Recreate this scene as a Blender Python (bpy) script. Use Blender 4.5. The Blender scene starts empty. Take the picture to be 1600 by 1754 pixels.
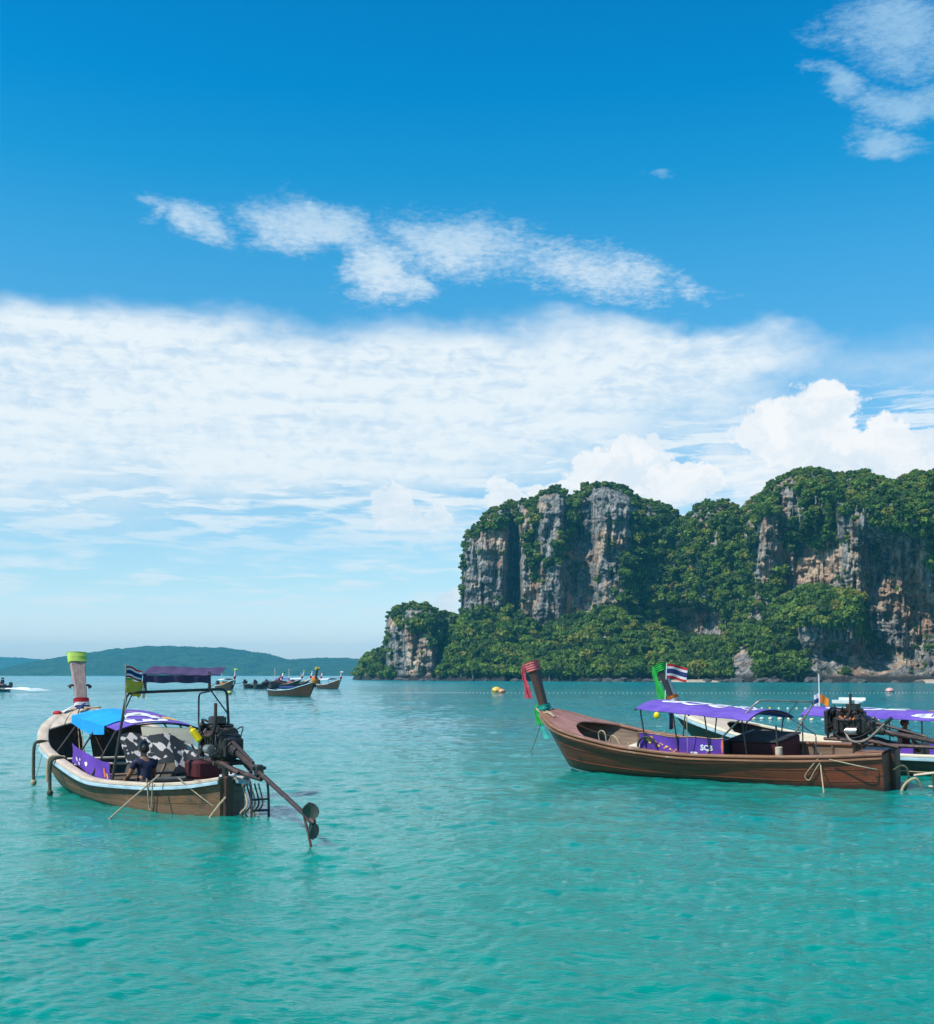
import bpy, math, random
import numpy as np
from mathutils import Matrix, Vector, Euler
R = math.radians
random.seed(7); rng = np.random.default_rng(7)
S = bpy.context.scene
COL = S.collection
# ------------------------------------------------------------------ camera
F, CH, HY = 2000.0, 2.3, 1155.5          # focal length in photo pixels, eye height, horizon row
cam_d = bpy.data.cameras.new('camera'); cam = bpy.data.objects.new('camera', cam_d); COL.objects.link(cam)
cam.location = (0, 0, CH); cam.rotation_euler = (R(90), 0, 0)
cam_d.sensor_fit = 'HORIZONTAL'; cam_d.sensor_width = 36; cam_d.lens = 36 * F / 1600
cam_d.shift_y = (HY - 877) / 1600
cam_d.clip_start = 0.1; cam_d.clip_end = 60000
S.camera = cam
# ------------------------------------------------------------------ render settings
S.render.engine = 'CYCLES'
S.cycles.use_denoising = True
S.cycles.max_bounces = 6; S.cycles.diffuse_bounces = 2; S.cycles.glossy_bounces = 3
S.cycles.transmission_bounces = 2; S.cycles.volume_bounces = 0; S.cycles.transparent_max_bounces = 8
S.cycles.sample_clamp_indirect = 6
S.cycles.use_adaptive_sampling = True; S.cycles.adaptive_threshold = 0.012
S.view_settings.view_transform = 'Standard'; S.view_settings.look = 'None'
S.view_settings.gamma = 1; S.view_settings.use_curve_mapping = False
S.view_settings.exposure = 0.2
# ------------------------------------------------------------------ sun
SUN = Vector((-0.78, -0.46, 1.10)).normalized()        # towards the sun
sl = bpy.data.lights.new('sun', 'SUN'); sl.energy = 5.0; sl.angle = R(0.53); sl.color = (1.0, 0.955, 0.88)
so = bpy.data.objects.new('sun', sl); COL.objects.link(so)
so.rotation_euler = (-SUN).to_track_quat('-Z', 'Y').to_euler()
SUN_EL = math.asin(SUN.z); SUN_AZ = math.atan2(SUN.x, SUN.y)

# ------------------------------------------------------------------ node helpers
class NT:
    def __init__(s, tree): s.t = tree; s.n = tree.nodes; s.l = tree.links
    def new(s, typ, **kw):
        n = s.n.new(typ)
        for k, v in kw.items(): setattr(n, k, v)
        return n
    def put(s, sock, v):
        if isinstance(v, bpy.types.NodeSocket): s.l.new(v, sock)
        elif v is not None:
            if isinstance(v, (tuple, list)) and len(v) == 3 and sock.type == 'RGBA': v = (*v, 1)
            sock.default_value = v
    def m(s, op, a, b=None, c=None, clamp=False):
        n = s.new('ShaderNodeMath', operation=op, use_clamp=clamp)
        s.put(n.inputs[0], a); s.put(n.inputs[1], b); s.put(n.inputs[2], c)
        return n.outputs[0]
    def ss(s, v, a, b, lo=0.0, hi=1.0):
        n = s.new('ShaderNodeMapRange', interpolation_type='SMOOTHSTEP')
        s.put(n.inputs[0], v); s.put(n.inputs[1], a); s.put(n.inputs[2], b); s.put(n.inputs[3], lo); s.put(n.inputs[4], hi)
        return n.outputs[0]
    def mix(s, f, a, b, mode='MIX'):
        n = s.new('ShaderNodeMix', data_type='RGBA', blend_type=mode)
        s.put(n.inputs[0], f); s.put(n.inputs[6], a); s.put(n.inputs[7], b)
        return n.outputs[2]
    def comb(s, x, y, z=0.0):
        n = s.new('ShaderNodeCombineXYZ'); s.put(n.inputs[0], x); s.put(n.inputs[1], y); s.put(n.inputs[2], z); return n.outputs[0]
    def sep(s, v):
        n = s.new('ShaderNodeSeparateXYZ'); s.put(n.inputs[0], v); return n.outputs
    def vmul(s, v, w):
        n = s.new('ShaderNodeVectorMath', operation='MULTIPLY'); s.put(n.inputs[0], v); s.put(n.inputs[1], w); return n.outputs[0]
    def vadd(s, v, w):
        n = s.new('ShaderNodeVectorMath', operation='ADD'); s.put(n.inputs[0], v); s.put(n.inputs[1], w); return n.outputs[0]
    def noise(s, vec, scale=1.0, detail=4.0, rough=0.5, dist=0.0, col=False):
        n = s.new('ShaderNodeTexNoise'); s.put(n.inputs['Vector'], vec)
        n.inputs['Scale'].default_value = scale; n.inputs['Detail'].default_value = detail
        n.inputs['Roughness'].default_value = rough; n.inputs['Distortion'].default_value = dist
        return n.outputs['Color' if col else 'Fac']
    def ramp(s, v, stops):
        n = s.new('ShaderNodeValToRGB'); cr = n.color_ramp
        while len(cr.elements) < len(stops): cr.elements.new(0.5)
        for e, (p, c) in zip(cr.elements, stops): e.position = p; e.color = (*c, 1) if len(c) == 3 else c
        s.put(n.inputs[0], v); return n.outputs[0]

# ------------------------------------------------------------------ world: sky and clouds
W = bpy.data.worlds.new('World'); S.world = W; W.use_nodes = True
w = NT(W.node_tree); w.n.clear()
out = w.new('ShaderNodeOutputWorld'); bg = w.new('ShaderNodeBackground'); w.l.new(bg.outputs[0], out.inputs[0])
SKY_STRENGTH = 0.087
bg.inputs[1].default_value = SKY_STRENGTH
sky = w.new('ShaderNodeTexSky', sky_type='NISHITA'); sky.sun_disc = False
sky.sun_elevation = SUN_EL; sky.sun_rotation = SUN_AZ; sky.altitude = 0; sky.air_density = 1.0; sky.dust_density = 0.6; sky.ozone_density = 3.0
tc = w.new('ShaderNodeTexCoord')
dx, dy, dz = w.sep(tc.outputs['Generated'])
az = w.m('ARCTAN2', dx, dy)
hyp = w.m('SQRT', w.m('ADD', w.m('MULTIPLY', dx, dx), w.m('MULTIPLY', dy, dy)))
el = w.m('DIVIDE', dz, w.m('MAXIMUM', hyp, 0.05))
U = w.m('MULTIPLY', az, 10.0)       # compass bearing, tenths of a radian
V = w.m('MULTIPLY', el, 10.0)       # tangent of the height angle, tenths
def sk(px, py):                     # bearing / height of a point of the sky
    a = math.atan((px - 800) / F); return 10 * a, 10 * (HY - py) / F * math.cos(a)
def sr(d): return 10 * d / F
# clear sky colour: physical sky, pushed a little towards the azure of the tropics
grade = w.ramp(w.m('DIVIDE', V, 6.0), [(0.0, (2.1, 2.05, 2.4)), (0.05, (2.1, 2.0, 2.2)), (0.13, (1.55, 1.75, 1.78)), (0.25, (1.25, 1.60, 1.62)), (0.45, (0.60, 1.52, 1.70)), (0.58, (0.36, 1.56, 1.81)), (0.71, (0.085, 1.48, 1.83)), (0.83, (0.0, 1.35, 1.86)), (1.0, (0.0, 1.22, 1.78))])
clear = w.mix(1.0, sky.outputs[0], grade, 'MULTIPLY')
uv = w.comb(U, V, 0)
warp = w.noise(w.vmul(uv, (1.0, 1.6, 1)), 1.1, 4, 0.55, col=True)
wv = w.vadd(uv, w.vmul(w.vadd(warp, (-0.5, -0.5, -0.5)), (1.3, 0.62, 0)))
wu, wvv, _ = w.sep(wv)
def blob(px, py, rx, ry, rot=0.0, soft=(1.0, 0.0), warped=True):
    u0, v0 = sk(px, py); a, b = (wu, wvv) if warped else (U, V)
    x = w.m('SUBTRACT', a, u0); y = w.m('SUBTRACT', b, v0)
    if rot:
        c, s_ = math.cos(R(rot)), math.sin(R(rot))
        x, y = (w.m('ADD', w.m('MULTIPLY', x, c), w.m('MULTIPLY', y, s_)), w.m('SUBTRACT', w.m('MULTIPLY', y, c), w.m('MULTIPLY', x, s_)))
    x = w.m('DIVIDE', x, sr(rx)); y = w.m('DIVIDE', y, sr(ry))
    d = w.m('SQRT', w.m('ADD', w.m('MULTIPLY', x, x), w.m('MULTIPLY', y, y)))
    return w.ss(d, soft[0], soft[1])
def mx(*a):
    r = a[0]
    for b in a[1:]: r = w.m('MAXIMUM', r, b)
    return r
# texture of the layered cloud: streaks along the horizon, finer mottling
streak = w.noise(w.vmul(uv, (0.45, 3.4, 1)), 1.6, 6, 0.60, 0.4)
streak2 = w.noise(w.vmul(uv, (1.1, 7.0, 1)), 1.5, 5, 0.60, 0.3)
mott = w.noise(w.vmul(uv, (1.0, 1.8, 1)), 5.5, 6, 0.62, 0.5)
fine = w.noise(w.vmul(uv, (1.0, 2.0, 1)), 17.0, 6, 0.68, 0.4)
# (1) broad bright sheet
sheet = mx(blob(330, 692, 1050, 168, soft=(1.05, 0.60)), blob(900, 650, 520, 110, -3, soft=(1.1, 0.4)),
           blob(-400, 700, 900, 190, soft=(1.08, 0.4)), blob(1180, 600, 330, 60, -6, soft=(1.1, 0.3)),
           w.m('MULTIPLY', blob(1600, 620, 300, 60, soft=(1.1, 0.2)), 0.35))
sheet = w.m('MULTIPLY', sheet, w.ss(w.m('ADD', w.m('MULTIPLY', streak, 0.55), w.m('MULTIPLY', mott, 0.5)), 0.36, 0.60, 0.62, 1.0))
sheet = w.m('MULTIPLY', sheet, 0.96)
# (2) streaks below it, thinning towards the horizon
low = w.m('MULTIPLY', w.ss(V, sk(800, 1010)[1], sk(800, 860)[1]), w.ss(V, sk(800, 640)[1], sk(800, 760)[1]))
low = w.m('MULTIPLY', low, w.ss(streak2, 0.40, 0.60, 0.0, 0.88))
low2 = w.m('MULTIPLY', w.ss(V, sk(800, 1110)[1], sk(800, 1030)[1]), w.ss(V, sk(800, 900)[1], sk(800, 980)[1]))
low2 = w.m('MULTIPLY', low2, w.ss(streak2, 0.46, 0.66, 0.0, 0.62))
# (3) torn band above the sheet
band = mx(blob(540, 395, 220, 80, -6), w.m('MULTIPLY', blob(650, 460, 120, 110, 0), 1.0), w.m('MULTIPLY', blob(800, 425, 250, 100, -8), .95),
          w.m('MULTIPLY', blob(1010, 470, 290, 95, -12), .82), w.m('MULTIPLY', blob(345, 385, 130, 50, -20), .95),
          w.m('MULTIPLY', blob(262, 362, 60, 50), .75), w.m('MULTIPLY', blob(1180, 490, 130, 35, -10), .6), w.m('MULTIPLY', blob(1095, 300, 80, 26, -12), .55))
bt = w.m('ADD', w.m('MULTIPLY', mott, 0.55), w.m('MULTIPLY', fine, 0.45))
rip = w.noise(w.vmul(w.vadd(uv, w.comb(w.m('MULTIPLY', V, 0.5), 0, 0)), (1.6, 4.2, 1)), 7.0, 5, 0.6, 0.4)
band = w.m('MULTIPLY', w.ss(w.m('ADD', w.m('MULTIPLY', band, 0.62), w.m('ADD', w.m('MULTIPLY', bt, 0.75), w.m('MULTIPLY', rip, 0.30))), 0.66, 1.22), 0.95)
# (4) high wisps, upper right
wisp = mx(w.m('MULTIPLY', blob(1540, 45, 210, 130, -10), 1.0), blob(1560, 170, 150, 75, -15), blob(1430, 140, 120, 42, -28), blob(1545, 240, 120, 42, -25),
          w.m('MULTIPLY', blob(1900, 60, 350, 260, -10), .9))
wisp = w.m('MULTIPLY', w.ss(w.m('ADD', w.m('MULTIPLY', wisp, 0.58), w.m('ADD', w.m('MULTIPLY', bt, 0.8), w.m('MULTIPLY', rip, 0.25))), 0.66, 1.20), 0.78)
# (5) thin cloud elsewhere, all round the sky beyond the frame
els = w.noise(tc.outputs['Generated'], 2.2, 6, 0.6, 0.5)
outside = w.ss(w.m('ABSOLUTE', az), 0.48, 0.75)
away = w.m('MULTIPLY', w.m('MULTIPLY', outside, w.ss(dz, 0.02, 0.12)), w.ss(els, 0.50, 0.72, 0.0, 0.8))
strat = mx(sheet, low, low2, band, wisp, away)
# (6) cumulus: crisp cauliflower edges
cn = w.noise(uv, 3.4, 7, 0.62, 0.0, col=True)
cv = w.vadd(uv, w.vmul(w.vadd(cn, (-0.5, -0.5, -0.5)), (0.62, 0.62, 0)))
cu, cvv, _ = w.sep(cv)
_wu, _wv = wu, wvv
wu, wvv = cu, cvv
def puff(px, py, rx, ry): return blob(px, py, rx, ry, soft=(1.0, 0.80))
cum = mx(puff(1360, 725, 90, 65), puff(1415, 700, 58, 60), puff(1310, 735, 55, 50), puff(1395, 770, 110, 45),
         puff(1520, 760, 45, 60), puff(1560, 790, 100, 50), puff(1630, 770, 70, 55), puff(1475, 770, 45, 35),
         puff(1100, 790, 55, 45), puff(1060, 820, 110, 48), puff(1165, 825, 75, 40), puff(970, 845, 75, 32), puff(1125, 765, 25, 26))
cum2 = mx(puff(672, 875, 42, 45), puff(725, 895, 62, 34), puff(868, 858, 36, 30))
cum3 = mx(puff(766, 1034, 28, 16))
flat_ = w.ss(cvv, sk(1360, 860)[1], sk(1360, 770)[1])
cumv = mx(w.m('MULTIPLY', cum, w.ss(V, sk(1300, 905)[1], sk(1300, 835)[1], 0.0, 1.0)), w.m('MULTIPLY', w.m('MULTIPLY', cum2, w.ss(V, sk(700, 945)[1], sk(700, 880)[1])), 0.85), w.m('MULTIPLY', cum3, .8),
          w.m('MULTIPLY', blob(1380, 800, 260, 70, soft=(1.0, 0.3)), .75), w.m('MULTIPLY', blob(1080, 845, 200, 50, soft=(1.0, 0.3)), .6), w.m('MULTIPLY', blob(720, 890, 130, 60, soft=(1.0, 0.2)), .45),
          w.m('MULTIPLY', blob(220, 1075, 50, 12, soft=(1.0, 0.2)), .4), w.m('MULTIPLY', blob(640, 1102, 60, 10, soft=(1.0, 0.2)), .35))
wu, wvv = _wu, _wv
CB = 0.88 / SKY_STRENGTH
cshade = w.noise(w.vmul(cv, (1, 1.5, 1)), 2.2, 5, 0.6)
cum_col = w.mix(w.ss(cshade, 0.35, 0.62), (0.80 * CB, 0.88 * CB, 0.95 * CB), (1.0 * CB, 1.0 * CB, 1.0 * CB))
st_col = w.mix(w.ss(V, sk(0, 560)[1], sk(0, 200)[1]), (0.90 * CB, 0.96 * CB, 0.99 * CB), (0.38 * CB, 0.62 * CB, 0.84 * CB))
c1 = w.mix(strat, clear, st_col)
c2 = w.mix(cumv, c1, cum_col)
low_cut = w.ss(V, 0.0, 0.02)
w.l.new(w.mix(low_cut, clear, c2), bg.inputs[0])
S.cycles.adaptive_threshold = 0.008
W.cycles.sampling_method = 'MANUAL'; W.cycles.sample_map_resolution = 1024
# ------------------------------------------------------------------ object helpers
def props(o, label=None, cat=None, group=None, kind=None):
    if label: o['label'] = label
    if cat: o['category'] = cat
    if group: o['group'] = group
    if kind: o['kind'] = kind
    return o
def thing(name, label, cat, matrix=None, group=None):
    o = bpy.data.objects.new(name, None); COL.objects.link(o); o.empty_display_size = 0.3
    if matrix is not None: o.matrix_world = matrix
    return props(o, label, cat, group)
def T(x, y, z): return Matrix.Translation((x, y, z))
def RZ(a): return Matrix.Rotation(a, 4, 'Z')
def at(px, py, z):                 # place of a photo point known to lie at height z
    Y = (CH - z) * F / (py - HY); return Vector(((px - 800) / F * Y, Y, z))
def catmull(pts, n):
    P = [np.array(p, float) for p in pts]; P = [2 * P[0] - P[1]] + P + [2 * P[-1] - P[-2]]
    outp = []; m = len(P) - 3
    for k in range(n + 1):
        t = k / n * m; i = min(int(t), m - 1); t -= i
        a, b, c, d = P[i:i + 4]
        outp.append(0.5 * ((2 * b) + (-a + c) * t + (2 * a - 5 * b + 4 * c - d) * t * t + (-a + 3 * b - 3 * c + d) * t ** 3))
    return outp
class Tab:                         # smooth table lookup
    def __init__(s, xs, ys): s.x = list(xs); s.y = list(ys)
    def __call__(s, x):
        X, Y = s.x, s.y
        if x <= X[0]: return Y[0]
        if x >= X[-1]: return Y[-1]
        i = max(j for j in range(len(X) - 1) if X[j] <= x)
        h = X[i + 1] - X[i]; t = (x - X[i]) / h
        def sl(j):
            if j == 0: return (Y[1] - Y[0]) / (X[1] - X[0])
            if j == len(X) - 1: return (Y[-1] - Y[-2]) / (X[-1] - X[-2])
            a = (Y[j] - Y[j - 1]) / (X[j] - X[j - 1]); b = (Y[j + 1] - Y[j]) / (X[j + 1] - X[j])
            return 0 if a * b <= 0 else 2 * a * b / (a + b)
        m0, m1 = sl(i) * h, sl(i + 1) * h
        return (2 * t ** 3 - 3 * t * t + 1) * Y[i] + (t ** 3 - 2 * t * t + t) * m0 + (-2 * t ** 3 + 3 * t * t) * Y[i + 1] + (t ** 3 - t * t) * m1
class MB:
    def __init__(s): s.v = []; s.f = []; s.mi = []; s.cur = 0
    def add(s, vs, fs):
        o = len(s.v); s.v += [tuple(map(float, p)) for p in vs]
        for f in fs: s.f.append(tuple(i + o for i in f)); s.mi.append(s.cur)
        return s
    def box(s, c, size, rot=None, taper=1.0, bev=0.0):
        hx, hy, hz = size[0] / 2, size[1] / 2, size[2] / 2
        if bev <= 0:
            vs = [Vector((x * (taper if z > 0 else 1), y * (taper if z > 0 else 1), z)) for z in (-hz, hz) for x, y in ((-hx, -hy), (hx, -hy), (hx, hy), (-hx, hy))]
            fs = [(3, 2, 1, 0), (4, 5, 6, 7), (0, 1, 5, 4), (1, 2, 6, 5), (2, 3, 7, 6), (3, 0, 4, 7)]
        else:
            b = min(bev, hx * .9, hy * .9, hz * .9); vs = []; rings = []
            for z, ins in ((-hz, b), (-hz + b, 0), (hz - b, 0), (hz, b)):
                k = taper if z > 0 else 1; r = []
                X, Y = (hx - ins), (hy - ins); q = b if ins == 0 else b * .5
                for x, y in ((-X + q, -Y), (X - q, -Y), (X, -Y + q), (X, Y - q), (X - q, Y), (-X + q, Y), (-X, Y - q), (-X, -Y + q)):
                    r.append(len(vs)); vs.append(Vector((x * k, y * k, z)))
                rings.append(r)
            fs = [tuple(reversed(rings[0])), tuple(rings[-1])]
            for a, c2 in zip(rings, rings[1:]):
                for i in range(8): j = (i + 1) % 8; fs.append((a[i], a[j], c2[j], c2[i]))
        M = rot.to_3x3() if rot is not None else Matrix.Identity(3)
        return s.add([M @ p + Vector(c) for p in vs], fs)
    def tube(s, path, r, n=8, cap=True, flat=1.0):
        P = [Vector(p) for p in path]; m = len(P)
        rad = r if isinstance(r, (list, tuple)) else [r] * m
        up = None; vs = []; fs = []
        for i in range(m):
            d = (P[min(i + 1, m - 1)] - P[max(i - 1, 0)])
            d = d.normalized() if d.length > 1e-9 else Vector((0, 0, 1))
            if up is None:
                up = Vector((0, 0, 1)) if abs(d.z) < .9 else Vector((1, 0, 0))
            a = d.cross(up)
            if a.length < 1e-6: a = d.orthogonal()
            a.normalize(); up = a.cross(d).normalized()
            for k in range(n):
                t = 2 * math.pi * k / n
                vs.append(P[i] + (a * math.cos(t) + up * math.sin(t) * flat) * rad[i])
        for i in range(m - 1):
            for k in range(n):
                j = (k + 1) % n
                fs.append((i * n + k, i * n + j, (i + 1) * n + j, (i + 1) * n + k))
        if cap: fs.append(tuple(reversed(range(n)))); fs.append(tuple((m - 1) * n + k for k in range(n)))
        return s.add(vs, fs)
    def cyl(s, a, b, r, n=16, r2=None):
        return s.tube([a, b], [r, r if r2 is None else r2], n)
    def loft(s, rows, closed=False, cap=False):
        n = len(rows[0]); vs = [p for r in rows for p in r]; fs = []
        for i in range(len(rows) - 1):
            for k in range(n if closed else n - 1):
                j = (k + 1) % n
                fs.append((i * n + k, i * n + j, (i + 1) * n + j, (i + 1) * n + k))
        if cap:
            fs.append(tuple(reversed(range(n)))); o = (len(rows) - 1) * n; fs.append(tuple(o + k for k in range(n)))
        return s.add(vs, fs)
    def ball(s, c, r, nu=12, nv=8):
        rx, ry, rz = r if isinstance(r, (tuple, list)) else (r, r, r)
        rows = []
        for i in range(nv + 1):
            t = math.pi * i / nv; q = max(math.sin(t), 1e-3)
            rows.append([Vector(c) + Vector((rx * q * math.cos(2 * math.pi * k / nu), ry * q * math.sin(2 * math.pi * k / nu), -rz * math.cos(t))) for k in range(nu)])
        return s.loft(rows, closed=True, cap=True)
    def torus(s, c, R_, r, axis='z', n=20, m=8, arc=(0, 2 * math.pi)):
        p = []
        full = abs(arc[1] - arc[0] - 2 * math.pi) < 1e-6
        for i in range(n + 1):
            t = arc[0] + (arc[1] - arc[0]) * i / n; a, b = R_ * math.cos(t), R_ * math.sin(t)
            p.append(Vector(c) + Vector({'z': (a, b, 0), 'x': (0, a, b), 'y': (a, 0, b)}[axis]))
        return s.tube(p, r, m, cap=not full)
    def sheet(s, fn, nu, nv, th):            # thin two-sided cloth / board, fn(u, v) -> point, thickness th
        top = [[Vector(fn(i / nu, j / nv)) for j in range(nv + 1)] for i in range(nu + 1)]
        bot = []
        for i in range(nu + 1):
            r = []
            for j in range(nv + 1):
                a = top[min(i + 1, nu)][j] - top[max(i - 1, 0)][j]; b = top[i][min(j + 1, nv)] - top[i][max(j - 1, 0)]
                nn = a.cross(b); nn = nn.normalized() if nn.length > 1e-9 else Vector((0, 0, 1))
                r.append(top[i][j] - nn * th)
            bot.append(r)
        n = nv + 1; N = (nu + 1) * n
        vs = [p for r in top for p in r] + [p for r in bot for p in r]; fs = []
        for i in range(nu):
            for j in range(nv):
                a, b, c, d = i * n + j, (i + 1) * n + j, (i + 1) * n + j + 1, i * n + j + 1
                fs.append((a, b, c, d)); fs.append((N + d, N + c, N + b, N + a))
        for i in range(nu):
            fs.append((i * n, N + i * n, N + (i + 1) * n, (i + 1) * n)); e = nv
            fs.append((i * n + e, (i + 1) * n + e, N + (i + 1) * n + e, N + i * n + e))
        for j in range(nv):
            fs.append((j, j + 1, N + j + 1, N + j)); o = nu * n
            fs.append((o + j, N + o + j, N + o + j + 1, o + j + 1))
        return s.add(vs, fs)
    def mesh(s, name, mats, smooth=True, angle=35):
        me = bpy.data.meshes.new(name); me.from_pydata(s.v, [], s.f); me.update()
        for m in (mats if isinstance(mats, (list, tuple)) else [mats]): me.materials.append(m)
        if len(me.materials) > 1: me.polygons.foreach_set('material_index', s.mi)
        if smooth:
            me.polygons.foreach_set('use_smooth', [True] * len(me.polygons)); me.set_sharp_from_angle(angle=R(angle))
        return me
    def build(s, name, mats, parent=None, matrix=None, smooth=True, angle=35):
        o = bpy.data.objects.new(name, s.mesh(name, mats, smooth, angle)); COL.objects.link(o)
        if parent is not None: o.parent = parent
        if matrix is not None:
            if parent is None: o.matrix_world = matrix
            else: o.matrix_local = matrix
        return o
def copy_tree(o, parent=None):
    c = o.copy(); COL.objects.link(c); c.parent = parent
    for ch in list(o.children): copy_tree(ch, c)
    return c
def np_mesh(name, verts, quads, mats, smooth=True):
    me = bpy.data.meshes.new(name); nv, nf = len(verts), len(quads)
    me.vertices.add(nv); me.vertices.foreach_set('co', np.ascontiguousarray(verts, np.float32).ravel())
    me.loops.add(nf * 4); me.loops.foreach_set('vertex_index', np.ascontiguousarray(quads, np.int32).ravel())
    me.polygons.add(nf); me.polygons.foreach_set('loop_start', np.arange(0, nf * 4, 4, dtype=np.int32))
    me.update(calc_edges=True); me.validate()
    me.polygons.foreach_set('use_smooth', np.full(len(me.polygons), smooth))
    for m in (mats if isinstance(mats, (list, tuple)) else [mats]): me.materials.append(m)
    return me
def grid_quads(nr, nc, wrap=False):
    i = np.arange(nr - 1)[:, None]; j = np.arange(nc if wrap else nc - 1)[None, :]; k = (j + 1) % nc
    return np.stack([i * nc + j, i * nc + k, (i + 1) * nc + k, (i + 1) * nc + j], -1).reshape(-1, 4)
def text_points(body, bold=0.0):
    cu_ = bpy.data.curves.new('lettering', 'FONT'); cu_.body = body; cu_.align_x = 'CENTER'; cu_.align_y = 'CENTER'; cu_.offset = bold; cu_.resolution_u = 3
    o = bpy.data.objects.new('lettering', cu_); COL.objects.link(o)
    dg = bpy.context.evaluated_depsgraph_get(); dg.update()
    me = bpy.data.meshes.new_from_object(o.evaluated_get(dg))
    vs = [v.co.copy() for v in me.vertices]; fs = [tuple(p.vertices) for p in me.polygons]
    bpy.data.objects.remove(o); bpy.data.meshes.remove(me)
    return vs, fs
# ------------------------------------------------------------------ numpy gradient noise
_perm = np.random.RandomState(3).permutation(256); _perm = np.concatenate([_perm, _perm, _perm])
_g3 = np.random.RandomState(5).normal(size=(256, 3)); _g3 /= np.linalg.norm(_g3, axis=1)[:, None]
def pnoise(x, y, z=0.0):
    x, y, z = np.broadcast_arrays(np.asarray(x, float), np.asarray(y, float), np.asarray(z, float))
    xi, yi, zi = np.floor(x).astype(int), np.floor(y).astype(int), np.floor(z).astype(int)
    xf, yf, zf = x - xi, y - yi, z - zi; xi, yi, zi = xi & 255, yi & 255, zi & 255
    u, v, w_ = [t * t * t * (t * (t * 6 - 15) + 10) for t in (xf, yf, zf)]
    r = 0
    for i in (0, 1):
        for j in (0, 1):
            for k in (0, 1):
                g = _g3[_perm[_perm[_perm[(xi + i) & 255] + ((yi + j) & 255)] + ((zi + k) & 255)] & 255]
                d = g[..., 0] * (xf - i) + g[..., 1] * (yf - j) + g[..., 2] * (zf - k)
                r = r + d * (u if i else 1 - u) * (v if j else 1 - v) * (w_ if k else 1 - w_)
    return r * 1.6
def fbm(x, y, z=0.0, o=4, g=0.5):
    r = 0; a = 1.0; s_ = 0
    for i in range(o):
        r = r + a * pnoise(np.asarray(x) * 2 ** i + 17 * i, np.asarray(y) * 2 ** i + 5 * i, np.asarray(z) * 2 ** i); s_ += a; a *= g
    return r / s_
def in_poly(px, py, poly):
    inside = np.zeros(np.broadcast(px, py).shape, bool); n = len(poly)
    for i in range(n):
        x1, y1 = poly[i]; x2, y2 = poly[(i + 1) % n]
        c = ((y1 > py) != (y2 > py)) & (px < (x2 - x1) * (py - y1) / ((y2 - y1) or 1e-9) + x1)
        inside ^= c
    return inside
# ------------------------------------------------------------------ materials
def mat(name, col, rough=0.6, metal=0.0, var=None, scale=(3, 3, 3), amt=0.5, bump=0.0, bscale=None, stain=None, stain_at=0.55, sheen=0.0, spec=0.5, coord='Object'):
    m = bpy.data.materials.new(name); m.use_nodes = True; t = NT(m.node_tree); b = t.n['Principled BSDF']
    b.inputs['Roughness'].default_value = rough; b.inputs['Metallic'].default_value = metal
    b.inputs['Specular IOR Level'].default_value = spec
    tcn = t.new('ShaderNodeTexCoord'); p = t.vmul(tcn.outputs[coord], tuple(scale))
    c = col
    if var is not None:
        n1 = t.noise(p, 1.0, 5, 0.62, 0.2)
        c = t.mix(t.ss(n1, 0.5 - 0.5 * amt * .4, 0.5 + 0.5 * amt * .4), col, var)
    if stain is not None:
        n2 = t.noise(tcn.outputs[coord], 2.3, 6, 0.7, 0.4)
        c = t.mix(t.ss(n2, stain_at, stain_at + 0.12, 0, 0.85), c, stain)
    t.put(b.inputs['Base Color'], c)
    rn = t.noise(tcn.outputs[coord], 7.0, 4, 0.6)
    t.put(b.inputs['Roughness'], t.m('ADD', rough - 0.12, t.m('MULTIPLY', rn, 0.24), clamp=True))
    if bump:
        nb = t.noise(t.vmul(tcn.outputs[coord], tuple(bscale or scale)), 1.6, 6, 0.65)
        bn = t.new('ShaderNodeBump'); bn.inputs['Strength'].default_value = bump; bn.inputs['Distance'].default_value = 0.02
        t.put(bn.inputs['Height'], nb); t.l.new(bn.outputs[0], b.inputs['Normal'])
    if sheen: b.inputs['Sheen Weight'].default_value = sheen
    return m
def cloth(name, col, var=None, trans=0.25, **k):
    m = mat(name, col, rough=0.8, var=var or tuple(c * .75 for c in col), scale=(2.5, 2.5, 2.5), amt=1.0, bump=0.35, bscale=(7, 7, 7), **k)
    t = NT(m.node_tree); b = t.n['Principled BSDF']; o = t.n['Material Output']
    tr = t.new('ShaderNodeBsdfTranslucent'); ms = t.new('ShaderNodeMixShader'); ms.inputs[0].default_value = trans
    src = b.inputs['Base Color'].links[0].from_socket; t.l.new(src, tr.inputs[0])
    t.l.new(b.outputs[0], ms.inputs[1]); t.l.new(tr.outputs[0], ms.inputs[2]); t.l.new(ms.outputs[0], o.inputs[0])
    return m
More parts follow.
